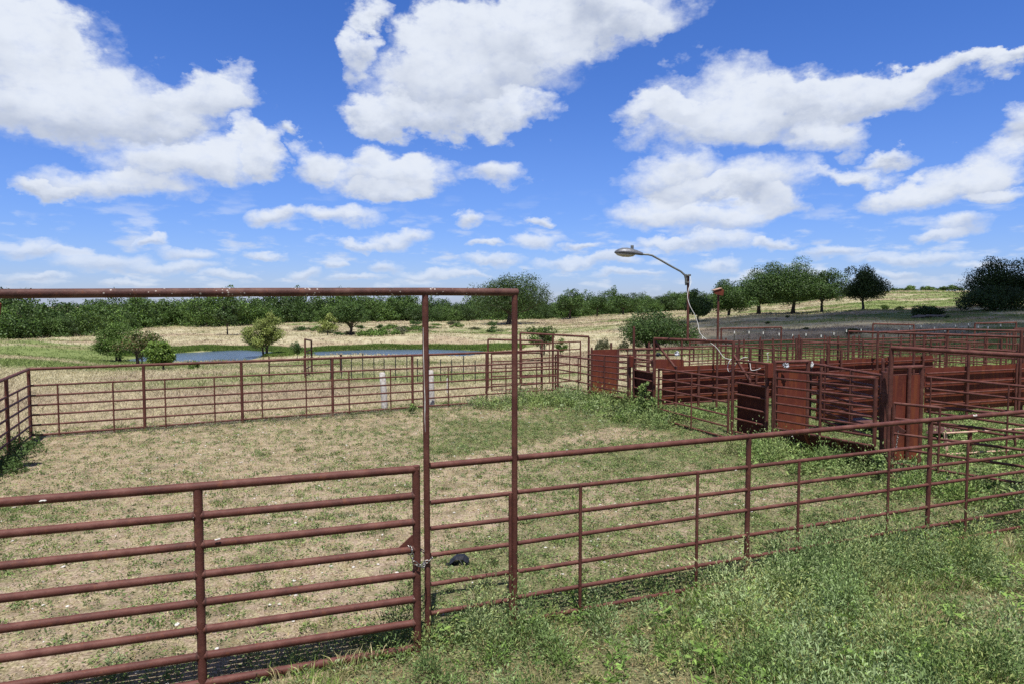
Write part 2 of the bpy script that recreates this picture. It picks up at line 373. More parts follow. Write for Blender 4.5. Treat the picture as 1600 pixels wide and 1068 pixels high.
pg = RAMP(f4, [(.3, (.10, .14, .04)), (.7, (.23, .27, .10))])
pgm = M('ADD', se.outputs[0], M('MULTIPLY_ADD', f3, .9, -.45))
past = MIX(MR(pgm, .35, .8), dry, pg)
past = MIX(MR(se.outputs[1], .52, .68, 0, .45), past, (.30, .20, .14))
L(MIX(se.outputs[2], near, past), b.inputs['Base Color']); b.inputs['Roughness'].default_value = .95
b.inputs['Specular IOR Level'].default_value = .1
BUMP(b, M('ADD', f1, M('MULTIPLY', f2, .5)), .9, .05)
GROUND = m
me = mesh_np('ground', np.stack([GX, GY, GZ], -1).reshape(-1, 3), gf, GROUND, gcol, True)
go = bpy.data.objects.new('ground', me); C.objects.link(go); structure(go)
# ponds
m, b, o = newmat('pond_water')
pos = N('ShaderNodeNewGeometry').outputs['Position']
b.inputs['Base Color'].default_value = (.07, .105, .15, 1); b.inputs['Roughness'].default_value = .2
b.inputs['IOR'].default_value = 1.33
BUMP(b, NOISE(VM('MULTIPLY', pos, (1, 2.2, 1)), 2.2, 5, .6).outputs[0], .8, .2)
for (cx_, cy_, rx, ry, wz) in PONDS:
    k = 64; vs = [(cx_+1.2*rx*math.cos(2*math.pi*i/k), cy_+1.2*ry*math.sin(2*math.pi*i/k), wz+(0.004 if rx > 8 else 0)) for i in range(k)]
    o_ = MB().add(vs, [list(range(k))]).build('pond', m); structure(o_)
# ------------------------------------------------------------------ picks: pixel column -> world
def onz(px, py, z=0.):
    d = ray(px, py); t = (z-CH)/d.z; return Vector((d.x*t, d.y*t, z))
def atY(px, py, Y):
    d = ray(px, py); t = Y/d.y; return Vector((d.x*t, Y, CH+d.z*t))
def V3(p_, z): return Vector((p_[0], p_[1], z))
def colx(px, Y, z=1.0):                 # X of a picture column at depth Y
    dep = Y*math.cos(TH)-(z-CH)*math.sin(TH); return (px-800)/F*dep
# ------------------------------------------------------------------ pipe builders
RT = .0285; RR = .0205
def pfence(p0, p1, posts, stiff, label, name='pipe_fence', top=1.6, rails=(1.28, 1.04, .80, .54, .29, .055), rtop=RT, rr=RR, rp=.0275, rs=.0165,
           group=None, mat=None, postz=None, drop=None):
    mat = mat or PIPE
    p0, p1 = Vector((*p0, 0)), Vector((*p1, 0)); mid = (p0+p1)/2
    gz = lambda q: h1(q.x, q.y) if drop is None else drop
    t = thing(name, label, 'fence', (p0.x, p0.y, gz(p0)), group)
    d = (p1-p0).normalized(); nrm = Vector((d.y, -d.x, 0))
    if nrm.y > 0: nrm = -nrm
    nseg = max(1, int((p1-p0).length/2.2))
    def run(zz, rad, off=0.):
        pts = []
        for i in range(nseg+1):
            q = p0.lerp(p1, i/nseg); w_ = (mn.noise(q*1.7+Vector((0, 0, zz*9)))*.012)
            pts.append(Vector((q.x, q.y, gz(q)+zz+w_))+nrm*off)
        return MB().path(pts, rad, 10)
    if top: run(top, rtop).build('top_rail', mat, t)
    for z in rails: run(z+random.uniform(-.012, .012), rr, .002).build('rail', mat, t)
    for q in posts:
        q = p0.lerp(p1, q); ph = (postz or top)-.005
        MB().tube((q.x, q.y, gz(q)-.25), (q.x+random.uniform(-.006, .006), q.y, gz(q)+ph), rp).build('post', mat, t)
    for q in stiff:
        q = p0.lerp(p1, q)+nrm*.022
        MB().tube((q.x, q.y, gz(q)+.03), (q.x, q.y, gz(q)+rails[0]+.01), rs, n=8).build('stiffener', mat, t)
    return t
def pgate(a, b, z, label, stiles=(0, 1), rr=.0205, rst=.026, name='pipe_gate', mat=None, group=None, sheet=None, cat='gate', bz=None, tz=None):
    """a,b: XY ends; z: rail heights top..bottom"""
    mat = mat or PIPE; a, b = Vector((*a, 0)), Vector((*b, 0))
    t = thing(name, label, cat, (a.x, a.y, 0), group); d = (b-a).normalized()
    for i, q in enumerate(z):
        za, zb = q if isinstance(q, tuple) else (q, q)
        MB().tube(V3(a, za), V3(b, zb), rr*(1.15 if i == 0 else 1)).build('rail', mat, t)
    za0, zb0 = z[0] if isinstance(z[0], tuple) else (z[0], z[0]); za1, zb1 = z[-1] if isinstance(z[-1], tuple) else (z[-1], z[-1])
    for s_ in stiles:
        q = a.lerp(b, s_); ends = s_ in (0, 1)
        t0 = za0+(zb0-za0)*s_; t1 = za1+(zb1-za1)*s_
        off = Vector((0, 0, 0)) if ends else Vector((d.y, -d.x, 0))*(-.024 if d.x < 0 else .024)
        MB().tube(V3(q, t1 if bz is None else bz)+off, V3(q, t0+.006)+off, rst if ends else rst*.7).build('stile', mat, t)
    return t
# ------------------------------------------------------------------ NEAR FENCE LINE
GP0 = Vector((-3.62, 4.75)); GP1 = Vector((-.815, 5.73))     # gate
def lin(px, A=Vector((-.72, 5.88)), B=Vector((6.68, 8.84)), z=.8):
    lo, hi = -3., 3.
    for _ in range(50):
        t = (lo+hi)/2; q = A+(B-A)*t
        if colx(px, q.y, z) > q.x: lo = t
        else: hi = t
    return A+(B-A)*((lo+hi)/2)
pA, pB = lin(668), lin(804)
# overhead gateway: beam and two tall posts
bl = GP0+(GP0-GP1)*.35
t = thing('gateway_frame', 'tall rusty overhead pipe frame over the front gate, bird-spattered beam on two posts', 'gateway', (pA.x, pA.y, 0))
zb = 3.105
beam = MB().path([(bl.x-.02, bl.y, 3.06), (GP0.x, GP0.y, 3.07), (-2, 5.32, 3.09), (pA.x, pA.y, zb), (pB.x+.025, pB.y+.01, zb)], .034, 16)
beam.build('beam', PIPE_OLD, t)
MB().tube((pA.x+.0, pA.y, -.3), (pA.x-.005, pA.y, zb-.02), .0275, n=18).build('post', PIPE, t)
MB().tube((pB.x, pB.y, -.3), (pB.x, pB.y, zb-.02), .0275, n=18).build('post', PIPE, t)
ZR = (1.28, 1.035, .80, .54, .28, .055)
def tt(px, A, B):
    q = lin(px, A, B); return (q-A).length/(B-A).length
MB().path([(pA.x-.021, pA.y-.0215, 2.80), (pA.x-.019, pA.y-.0225, 2.55), (pA.x-.013, pA.y-.0262, 2.30), (pA.x-.009, pA.y-.0275, 2.18), (pA.x-.012, pA.y-.0265, 2.02), (pA.x-.008, pA.y-.0275, 1.90)], [.002, .0045, .003, .0055, .0035, .001], 6).build('paint_drip', WPAINT, t)
def dropping(px, py, pl, size, parent, seed):
    """dried bird dropping on the top of a rail; pl = depth of the rail"""
    c_ = atY(px, py, pl); rs_ = random.Random(seed)
    pts = [c_+Vector((k*size, k*size*.38, .002+rs_.uniform(-.15, .1)*size)) for k in (-1, -.45, .1, .55, 1)]
    MB().path(pts, [size*.08, size*.34, size*.24, size*.36, size*.06], 7).build('bird_dropping', WPAINT, parent)
# short panel between the two gateway posts
A_, B_ = pA+(pB-pA).normalized()*.03, pB-(pB-pA).normalized()*.03
pfence(A_, B_, [], [tt(796, A_, B_)], 'short rusty pipe panel filling the gap between the two tall gateway posts', name='rail_fence', top=1.6, rails=ZR)
A_ = pB+(pB-pA).normalized()*.03; B_ = Vector((8.6, 9.62))
pfence(A_, B_, [tt(1168, A_, B_), tt(1451, A_, B_), 1], [tt(x, A_, B_) for x in (905, 1087, 1245, 1385, 1508)],
       'long rusty pipe fence running right from the gateway through lush weeds in front', rails=ZR)
FN = bpy.data.objects['pipe_fence']
for px, py, sz in ((1523, 649, .045), (1150, 734, .014), (1238, 681, .010), (886, 702, .010), (1480, 748, .012)):
    q_ = lin(px); dropping(px, py, q_.y-.03, sz, FN, px)
# front gate (left foreground)
t = thing('pipe_gate', 'large rusty eight-rail pipe gate at front left, chained shut to the gateway post', 'gate', (GP0.x, GP0.y, 0))
g0 = GP0+(GP0-GP1)*.30; dG = (GP1-g0).normalized(); mid = lin(313, g0, GP1)
for i, z in enumerate((1.605, 1.378, 1.15, .915, .695, .48, .27, .05)):
    r = .034 if i == 0 else .0315
    e = GP1+dG*(.0 if i else .02)
    MB().tube(V3(g0, z), V3(mid-dG*.0, z), r, n=18).tube(V3(mid, z), V3(e, z), r, n=18).build('top_rail' if i == 0 else 'rail', PIPE, t)
MB().tube(V3(GP1, .02), V3(GP1, 1.635), .034, n=18).build('stile', PIPE, t)
MB().tube(V3(mid, .0), V3(mid, 1.585), .0335, n=18).build('stile', PIPE, t)
MB().tube(V3(g0, .0), V3(g0, 1.585), .034, n=18).build('stile', PIPE, t)
for px, py, sz in ((67, 782, .022), (340, 842, .022), (145, 893, .012), (22, 792, .01), (530, 750, .010)):
    q_ = lin(px, g0, GP1); dropping(px, py, q_.y-.035, sz, t, px)
for z in (1.378, 1.15, .915, .695, .48, .27):
    for c_, sg in ((mid, -1), (mid, 1), (GP1, -1)):
        e0 = c_+dG*sg*.030; e1 = c_+dG*sg*.044; MB().tube(V3(e0, z), V3(e1, z), .0385, .0325, 14, False).build('weld_bead', PIPE_OLD, t)
q = GP1-dG*.02                                             # triangular latch ear on the fourth rail
MB().slab([V3(q-dG*.14, .94), V3(q-dG*.01, .94), V3(q-dG*.01, 1.035), V3(q-dG*.02, 1.04)], .012).build('latch_plate', PIPE, t)
# chain
def link(mb, c, ax, side, ln=.026, wd=.013, r=.0042):
    ax = ax.normalized(); side = (side-ax*side.dot(ax)).normalized(); pts = []
    for i in range(15):
        a = 2*math.pi*i/14; ca, sa = math.cos(a), math.sin(a)
        pts.append(c+ax*(ln*ca if abs(ca) > .3 else ln*ca)+side*wd*sa)
    mb.path(pts, r, 6, False)
def chain(name, label, pts, parent=None):
    pts = [Vector(q) for q in pts]; segs = [(pts[i+1]-pts[i]).length for i in range(len(pts)-1)]; tot = sum(segs)
    n = int(tot/.037); t = thing(name, label, 'chain', pts[0])
    def ev(s_):
        for i, l in enumerate(segs):
            if s_ <= l or i == len(segs)-1: return pts[i].lerp(pts[i+1], min(1, s_/l)), (pts[i+1]-pts[i]).normalized()
            s_ -= l
    for k in range(n):
        c_, ax = ev((k+.5)*tot/n); mb = MB()
        side = Vector((0, 0, 1)) if k % 2 else Vector((.3, 1, .2))
        if abs(ax.z) > .8: side = Vector((1, .35, 0)) if k % 2 else Vector((-.35, 1, 0))
        link(mb, c_, ax, side); mb.build('chain_link', CHAIN, t)
    return t
f_ = Vector((.35, -.94, 0)).normalized(); G3v = V3(GP1, 0); PAv = V3(pA, 0); dv = Vector((.94, .35, 0))
chain('chain', 'steel chain looped round the gate stile and gateway post', [
    G3v-dv*.07-f_*.02+Vector((0, 0, .965)), G3v-dv*.05+f_*.042+Vector((0, 0, .93)), G3v-dv*.045+f_*.045+Vector((0, 0, .83)),
    G3v+f_*.044+Vector((0, 0, .79)), G3v+dv*.055+f_*.03+Vector((0, 0, .765)), PAv-dv*.035+f_*.03+Vector((0, 0, .762)),
    PAv+f_*.037+Vector((0, 0, .765)), PAv+dv*.036+f_*.01+Vector((0, 0, .785)), PAv+dv*.03-f_*.03+Vector((0, 0, .80)),
    PAv-f_*.037+Vector((0, 0, .81)), PAv-dv*.05-f_*.035+Vector((0, 0, .85)), G3v-f_*.043+Vector((0, 0, .875)), G3v-dv*.06-f_*.03+Vector((0, 0, .87))])
# ------------------------------------------------------------------ FAR AND LEFT FENCES of the big pen
c0 = Vector((-10.75, 15.12)); c1 = Vector((1.45, 21.55))
def tf(px): return tt(px, c0, c1)
FR = (1.20, .98, .755, .53, .30, .075)
pfence(c0, c1, [0, tf(225), tf(378), tf(519.5), tf(644.5), tf(760), 1], [tf(x) for x in (91, 177, 258, 335, 409, 478, 545, 610, 700, 790, 838)],
       'long rusty pipe fence along the far side of the big pen', top=1.56, rails=FR, rtop=.034, rr=.023, rp=.036, rs=.018)
l1 = Vector((-6.1, 5.2))
pfence(c0+Vector((.04, -.06)), l1, [.185, .42, .65, .88, 1], [.09, .30, .53, .77],
       'rusty pipe fence closing the left side of the big pen, over dark weeds', top=1.56, rails=FR, rtop=.034, rr=.023, rp=.036, rs=.014)
# feed boxes on posts
def feedbox(x, y, z0, z1, label, s=.22):
    t = thing('post_with_box', label, 'post', (x, y, h1(x, y)))
    MB().tube((x, y, z0-.2), (x, y, z1), .031).build('post', PIPE, t)
    bx = MB(); w2 = s/2
    prof = [(-w2*1.25, .0), (-w2*1.2, s*.35), (w2*.5, s*.62), (w2*1.2, s*.42), (w2*1.0, -s*.28), (-w2*.6, -s*.16)]
    vs = [(x+a, y-w2*.8, z1+b) for a, b in prof]+[(x+a+.02, y+w2*.8, z1+b+.02) for a, b in prof]
    n = len(prof); bx.add(vs, [list(range(n)), list(range(n, 2*n))[::-1]]+[[i+n, (i+1) % n+n, (i+1) % n, i] for i in range(n)])
    bx.build('box', SHEET, t, .006)
    lid = MB().slab([(x-w2*1.4, y-w2, z1+s*.40), (x+w2*.55, y-w2, z1+s*.68), (x+w2*.55, y+w2, z1+s*.70), (x-w2*1.4, y+w2, z1+s*.42)], .02)
    lid.build('lid', PALEW, t)
    return t
q = onz(1119, 645); feedbox(colx(1122, q.y, 2.8), q.y, 0, 3.28, 'tall rusty post topped by a small tilted steel box, right of the lamp')
feedbox(-9.02, 11.7, 0, 2.86, 'rusty steel box on a tall post, cut off by the left edge of the photo', .3)
# ------------------------------------------------------------------ RIGHT-HAND WORKING PENS
def frame(pts, z, label, r=.03, base=None, beamr=None, mid=(), zt=None, braces=()):
    pts = [Vector((*q, 0)) for q in pts]; t = thing('pipe_gateway', label, 'gateway', (pts[0].x, pts[0].y, 0))
    zs = z if isinstance(z, (list, tuple)) else [z]*len(pts)
    MB().path([V3(q, zz) for q, zz in zip(pts, zs)], beamr or r, 12).build('beam', PIPE, t)
    for q, zz in zip(pts, zs):
        g_ = h1(q.x, q.y) if base is None else base
        MB().tube(V3(q, g_-.2), V3(q, zz-.01), r).build('post', PIPE, t)
    for (a, za, b_, zb_) in braces: MB().tube(V3(Vector((*a, 0)), za), V3(Vector((*b_, 0)), zb_), r*.85).build('brace', PIPE, t)
    return t
# far gateways on the back line
P1a = atY(762.5, 530, 24.0); P1b = atY(847, 532.5, 24.4)
frame([P1a.xy, P1b.xy], [P1a.z, P1b.z], 'brown pipe gateway frame standing just behind the far fence, left of the shrub', .033)
P2a, P2b, P2c = atY(813, 520, 22.6), atY(864, 523, 22.3), atY(920, 526, 21.6)
frame([P2a.xy, P2b.xy, P2c.xy], [P2a.z, P2b.z, P2c.z], 'three-post pipe frame with a gently sloping beam at the end of the far fence', .034)
pgate((colx(768, 23.7, 1), 23.7), (colx(846, 24.2, 1), 24.2), [1.28, 1.02, .78, .5, .22, .02], 'open six-rail gate hanging beneath the leftmost far gateway', (0, .5, 1), .022)
pgate((P2b.x+.08, 22.2), (P2c.x-.1, 20.4), [1.36, 1.12, .9, .62, .36, .1], 'six-rail gate swung towards the camera right of the three-post frame', (0, .7), .022)
pgate((P2a.x+.05, 23.6), (P2c.x+.1, 25.2), [1.62, 1.35, 1.1, .8, .5, .2], 'horizontal pipe panel seen through the three-post frame', (.0, .45, .8, 1), .022, name='rail_fence', cat='fence')
# V1: first low-sheeted gate
a, b_ = Vector((2.42, 21.55)), Vector((3.25, 19.0))
def sheetgate(a, b, zt, zb, n, label, stiles, low=True, slant=.28, rr=.022):
    zs = [(zt[0]+(zb[0]-zt[0])*i/(n-1), zt[1]+(zb[1]-zt[1])*i/(n-1)) for i in range(n)]
    t = pgate(a, b, zs, label, stiles, rr, .034, name='sheeted_gate')
    if low:
        a3, b3 = V3(a, zb[0]), V3(b, zb[1]); d = (b3-a3).normalized(); nn = Vector((d.y, -d.x, 0))
        if nn.x < 0: nn = -nn
        k = nn*slant
        MB().slab([a3-Vector((0, 0, .02)), b3-Vector((0, 0, .02)), Vector((b3.x, b3.y, .02))+k, Vector((a3.x, a3.y, .02))+k], .006).build('kick_sheet', SHEET_SHADE, t)
        for s_ in (.34, .67):
            q = a3.lerp(b3, s_); q2 = Vector((q.x, q.y, .02))+k-nn*.04
            MB().tube(q, q2, .03, .045, n=6).build('rib', SHEET, t)
    return t
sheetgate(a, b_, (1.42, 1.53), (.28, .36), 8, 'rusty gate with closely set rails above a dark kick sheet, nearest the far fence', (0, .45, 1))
# tall red sheet panel behind it
a2, b2 = onz(924, 617), onz(961, 613)
t = thing('sheet_wall', 'solid rust-red upright sheet panel seen behind the farthest sheeted gate', 'wall', a2)
z = 1.5; b2.y = a2.y+.2
MB().slab([V3(a2, .05), V3(b2, .05), V3(b2, 1.52), V3(a2, 1.5)], .008).build('sheet', SHEET, t)
MB().tube(V3(a2, 0), V3(a2, 1.58), .036).build('post', PIPE, t); MB().tube(V3(b2, 0), V3(b2, 1.5), .03).build('post', PIPE, t)
# panel behind right
pgate((b2.x+.05, b2.y+.1), (4.6, 23.2), [1.5, 1.3, 1.1, .9, .7, .5], 'plain rail panel between the red upright sheet and the bush behind', (0, .3, .6, 1), .022, name='rail_fence', cat='fence')
# posts pair
def post(x, y, z, label, r=.034, plate=None, name='pipe_post', mat=None):
    t = thing(name, label, 'post', (x, y, 0)); MB().tube((x, y, -.2), (x, y, z), r).build('post', mat or PIPE, t)
    if plate: MB().box(plate[0], plate[1], plate[2]).build('plate', SHEET, t, .006)
    return t
q = onz(982, 643); post(q.x+.02, q.y-.02, 1.62, 'short thick post with a square guide block beside the sheeted gate', .04, ((q.x+.05, q.y-.1, 1.42), (.12, .1, .3), .4))
post(colx(990, 18.9, 1.2), 18.9, atY(990, 510, 18.9).z, 'tall thin post sticking up above the pens left of the lamp', .034)
# C panel
a, b_ = Vector((colx(991, 18.75), 18.75)), Vector((3.72, 17.81))
t = pgate(a, b_, [1.52, 1.36, 1.2, .98, .72, .47, .2], 'short railed panel backed by a dark lower sheet, left of the lamp frame', (0,), .022, name='sheeted_fence', cat='fence')
MB().slab([V3(a, .05)+Vector((.03, .05, 0)), V3(b_, .05)+Vector((.03, .05, 0)), V3(b_, 1.22)+Vector((.03, .05, 0)), V3(a, 1.22)+Vector((.03, .05, 0))], .006).build('sheet', SHEET_SHADE, t)
# F1 lamp frame
FA = Vector((3.72, 17.8)); FB = Vector((5.02, 15.45))
zA = atY(1021, 529, 17.8).z; zB = atY(1146, 534, 15.45).z
br0 = FA.lerp(FB, .20); br1 = FB+(FB-FA)*.14
frame([FA, FB], [zA, zB], 'rusty pipe frame with diagonal braces carrying the lamp pole on its beam', .036, braces=[(FA, zA-.05, (br0.x+.25, br0.y+.2), 1.35), (FB, zB-.28, (br1.x+.12, br1.y+.1), 1.3)])
LP = FA.lerp(FB, .455); LPz = zA+(zB-zA)*.455
# lamp
t = thing('street_lamp', 'grey cobra-head lamp on a curved arm atop a rusty pole above the pens', 'lamp', (LP.x, LP.y, LPz))
topz = atY(1075, 431, LP.y).z
MB().tube((LP.x, LP.y, LPz), (LP.x-.01, LP.y, topz), .03, n=14).build('pole', PIPE, t)
ap = [atY(px, py, LP.y-.03) for px, py in ((1072, 446), (1071.5, 436), (1070, 430), (1064, 424.5), (1050, 417), (1030, 405.5), (1019, 399.5), (1013, 398), (1003, 397.5))]
MB().path(ap, [.026]*3+[.024]*6, 10).build('arm', GALVD, t)
bk = atY(1071.5, 437, LP.y-.03); MB().box((bk.x+.01, bk.y, bk.z), (.045, .05, .26)).box((bk.x+.035, bk.y, bk.z-.07), (.10, .08, .03)).box((bk.x+.04, bk.y, bk.z+.1), (.10, .08, .03)).build('bracket', GALVD, t, .004)
MB().tube((LP.x+.02, LP.y, topz-.01), (LP.x+.02, LP.y, topz+.035), .036).build('pole_cap', GALVD, t)
hL, hR = atY(960, 394.5, LP.y-.03), atY(1004.5, 397.5, LP.y-.03)
def loft(secs, n=20):
    mb = MB(); vs = []
    for (c_, rx, ru, rd) in secs:
        for k in range(n):
            a = 2*math.pi*k/n; sa = math.sin(a); vs.append(c_+Vector((0, rx*math.cos(a), (ru if sa > 0 else rd)*sa)))
    m_ = len(secs); mb.add(vs, [[j*n+k, j*n+(k+1) % n, (j+1)*n+(k+1) % n, (j+1)*n+k] for j in range(m_-1) for k in range(n)], True)
    mb.add(vs[:n], [list(range(n))[::-1]]); mb.add(vs[-n:], [list(range(n))]); return mb
ln = hR-hL
secs = [(hL+ln*s_, rx, ru, rd) for s_, rx, ru, rd in ((0, .02, .012, .012), (.03, .07, .04, .02), (.12, .13, .085, .022), (.28, .165, .125, .022), (.45, .17, .135, .022), (.62, .155, .12, .022), (.78, .12, .09, .024), (.92, .075, .06, .03), (1, .04, .04, .03))]
loft(secs).build('lamp_housing', GALV, t)
lz = Vector((0, 0, -.022))
loft([(hL+ln*s_+lz, rx, .012, rd) for s_, rx, rd in ((.04, .05, .01), (.12, .11, .05), (.3, .14, .075), (.5, .135, .072), (.66, .10, .045), (.72, .05, .01))]).build('lens', LENS, t)
pc = hL+ln*.62+Vector((0, 0, .1)); MB().tube(pc, pc+Vector((0, 0, .075)), .038).tube(pc+Vector((0, 0, .075)), pc+Vector((0, 0, .10)), .04, .034).build('photocell', GALVD, t)
# white cable hanging from lamp
def wire(pts, label, Y0, Y1, r=.0065):
    n = len(pts); v = [atY(px, py, Y0+(Y1-Y0)*i/(n-1)) for i, (px, py) in enumerate(pts)]
    sm = []
    for i in range(n-1):
        p_, q_ = v[max(i-1, 0)], v[min(i+2, n-1)]
        for k in range(5):
            t_ = k/5; a_, b2_ = v[i], v[i+1]
            sm.append(.5*((2*a_)+(b2_-p_)*t_+(2*p_-5*a_+4*b2_-q_)*t_*t_+(3*a_-p_-3*b2_+q_)*t_**3))
    sm.append(v[-1]); o_ = MB().path(sm, r, 7).build('cable', WHITE); return tag(o_, label, 'cable')
wire([(1078.5, 432), (1079.5, 442), (1076, 452), (1074.3, 464), (1078, 478), (1086, 493), (1091, 508), (1094, 521), (1107, 533), (1119, 542), (1129.5, 556), (1137, 560), (1145, 560.5), (1149, 557.5), (1141, 562), (1137, 572), (1139, 580), (1145, 575), (1151, 567), (1159, 559), (1168, 557.5)],
     'white cable drooping from the lamp head bracket and looping on the pen rail', LP.y-.06, FB.y-.1)
wire([(1169, 562), (1172, 568), (1173.5, 577), (1180, 577.5), (1189, 574.5)], 'short loose end of white cable lying on the pen rails', 15.2, 15.0)
wire([(1199.5, 564), (1200, 557), (1198.5, 552), (1201, 550.5)], 'tiny curl of white cable sticking up by the square block', 14.6, 14.6)
# G1 open gate
pgate((3.76, 17.42), (4.78, 14.98), [(1.36, 1.36), (1.10, 1.12), (.84, .84), (.58, .55), (.33, .30), (.07, .05)], 'open six-rail gate hanging across the lamp frame opening', (0, .52, 1), .02, .026)
# W1 long sheet wall, W2 sheet wall
def wall(a, b, z, label, rails, posts, tall, lift=.28, seed=0):
    a, b = Vector((*a, 0)), Vector((*b, 0)); t = thing('sheet_wall', label, 'wall', a); d = (b-a).normalized(); nn = Vector((d.y, -d.x, 0))
    ln_ = (b-a).length; k = max(1, round(ln_/3.6))
    for i in range(k):
        p_, q_ = a.lerp(b, i/k), a.lerp(b, (i+1)/k); p_ = p_+d*.012 if i else p_
        jz = random.uniform(-.015, .015); back = nn*(-.05-.004*(i % 2))
        MB().slab([V3(p_, lift)+back, V3(q_, lift)+back, V3(q_, z+jz)+back, V3(p_, z+jz)+back], .006).build('sheet', SHEET, t)
    for r_ in rails: MB().tube(V3(a, r_), V3(b, r_+.01), .022).build('rail', PIPE, t)
    for s_ in posts: q_ = a.lerp(b, s_)+nn*.045; MB().tube(V3(q_, -.1), V3(q_, z+.02), .03).build('post', PIPE, t)
    for s_, zz in tall: q_ = a.lerp(b, s_)+nn*.045; MB().tube(V3(q_, -.1), V3(q_, zz), .036).build('post', PIPE, t)
    return t
W1a, W1b = Vector((4.08, 18.35)), Vector((13.9, 22.4))
def tW(px, A, B): return tt(px, A, B)
wall(W1a, W1b, 1.31, 'longest rust-red sheet wall, running behind the lamp frame across the back of the pens', (1.18, .96, .74, .52, .30),
     [tW(x, W1a, W1b) for x in (1055, 1180)], [(tW(1090, W1a, W1b), 1.31)]+[(tW(x, W1a, W1b), z) for x, z in ((1170, 1.78), (1206, 1.74), (1291, 1.78), (1312, 1.62), (1389, 1.8), (1440, 1.85))])
W2a, W2b = Vector((10.4, 17.05)), Vector((16.5, 19.25))
wall(W2a, W2b, 1.42, 'rust-red sheet wall at the right edge of the photo, behind the wide frame', (1.27, 1.0, .73, .46), [tW(1585, W2a, W2b), .8], [(tW(1509, W2a, W2b), 2.0), (tW(1590, W2a, W2b), 2.3)])
wall((7.15, 15.86), (9.0, 16.52), 1.40, 'rust-red sheet wall inside the pens, seen through the rails of the middle sheeted gate', (1.25, 1.0, .73, .46), [.5], [(.02, 1.75), (.98, 1.7)])
# dark panel 1145-1193
a, b_ = Vector((5.06, 15.35)), Vector((5.42, 14.45))
t = pgate(a, b_, [1.74, 1.5, 1.24, .98, .70, .42, .12], 'narrow railed panel over a nearly black sheet, beside the square guide block', (1,), .022, .032, name='sheeted_fence', cat='fence')
of = Vector((.05, .03, 0))
MB().slab([V3(a, .1)+of, V3(b_, .1)+of, V3(b_, 1.27)+of, V3(a, 1.27)+of], .006).build('sheet', SHEET_SHADE, t)
MB().tube(V3(a, 1.3)+of+Vector((.02, 0, 0)), V3(a, 1.3)+of+Vector((.55, .2, 0)), .006).build('tie_rod', PIPE, t)
# block posts near 1200-1208
x0, y0 = colx(1201, 14.4, 1), 14.4
t = thing('slide_gate_post', 'pair of close posts joined at the top by a square steel guide block', 'post', (x0, y0, 0))
MB().tube((x0-.03, y0, -.2), (x0-.03, y0, 1.62), .034).build('post', PIPE, t)
MB().tube((x0+.09, y0-.05, -.2), (x0+.09, y0-.05, 1.80), .036).build('post', PIPE, t)
MB().box((x0-.015, y0-.03, 1.61), (.13, .12, .30), .3).build('guide_block', SHEET, t, .006)
# upright doors (red panels facing the camera) D1, D2
def door(ax, ay, wd, z0, z1, zt, label, mid=()):
    d = Vector((.955, .295, 0)); a3 = Vector((ax, ay, 0)); b3 = a3+d*wd; nn = Vector((d.y, -d.x, 0))
    t = thing('sheet_door', label, 'gate', a3)
    MB().slab([V3(a3, z0)+d*.03, V3(b3, z0)-d*.03, V3(b3, z1)-d*.03, V3(a3, z1)+d*.03], .008).build('sheet', SHEET, t)
    MB().tube(V3(a3, -.15), V3(a3, zt), .042).build('post', PIPE, t); MB().tube(V3(b3, -.15), V3(b3, zt+.02), .042).build('post', PIPE, t)
    MB().tube(V3(a3, zt), V3(b3, zt), .038).build('beam', PIPE, t)
    for s_ in mid: q_ = a3+d*wd*s_+nn*.04; MB().tube(V3(q_, z0), V3(q_, zt-.01), .034).build('stiffener', PIPE, t)
    return t
qa = colx(1207, 14.35, 1.2)
door(qa+.03, 14.35, .86, .30, 1.56, 1.78, 'upright rust-red sheet door streaked orange low down, behind the second sheeted gate')
door(colx(1385, 12.0, 1.2), 12.0, .78, .22, 1.74, 1.88, 'upright rust-red sheet door with middle rib, in front of the right-hand pens', (.58,))
# G2 sheeted gate
a, b_ = Vector((colx(1212, 13.95, 1), 13.95)), Vector((colx(1367, 11.75, 1), 11.75))
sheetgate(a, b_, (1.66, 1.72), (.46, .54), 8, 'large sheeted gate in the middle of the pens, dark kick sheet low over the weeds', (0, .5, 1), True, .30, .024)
# other side of the alley
pgate((colx(1266, 14.75, 1), 14.75), (colx(1376, 12.3, 1), 12.3), [1.72, 1.5, 1.3, 1.1, .92, .74, .56], 'rail panel forming the far side of the alley behind the middle sheeted gate', (0, .25, .62, 1), .024, name='rail_fence', cat='fence')
x0, y0 = colx(1380, 11.75, 1), 11.75
MB().tube((x0, y0, 1.30), (x0, y0, 1.47), .068).build('hinge_collar', PIPE, post(x0, y0, 1.84, 'thick gate post with a welded collar left of the right-hand sheet door', .05))
# F2 tall frame on the right and its gate
p0_ = atY(1393, 543, 11.5); p1_ = atY(1600, 555, 9.85); d_ = p1_-p0_; p2_ = p1_+d_*.6
frame([p0_.xy, p2_.xy], [p0_.z, p2_.z], 'wide rusty frame reaching out of the right edge of the photo above the sheet door', .038)
ga, gb = Vector((p0_.x+.03, 11.42)), Vector((8.15, 9.55))
t = pgate(ga, gb, [1.34, 1.085, .83, .58, .325, .07], 'six-rail gate under the wide right-hand frame, running down to the near fence', (0, .27), .022, .026)
MB().slab([V3(ga, .86)+Vector((.02, -.02, 0)), V3(ga, 1.0)+Vector((.02, -.02, 0)), V3(ga, .9)+Vector((.12, -.16, 0)), V3(ga, .86)+Vector((.10, -.13, 0))], .01).build('latch_plate', PIPE, t)
chain('chain', 'dark slack chain hanging at the hinge of the right-hand gate', [(ga.x+.06, ga.y-.06, .92), (ga.x+.035, ga.y-.06, .75), (ga.x+.03, ga.y-.05, .62), (ga.x+.0, ga.y-.06, .55)])
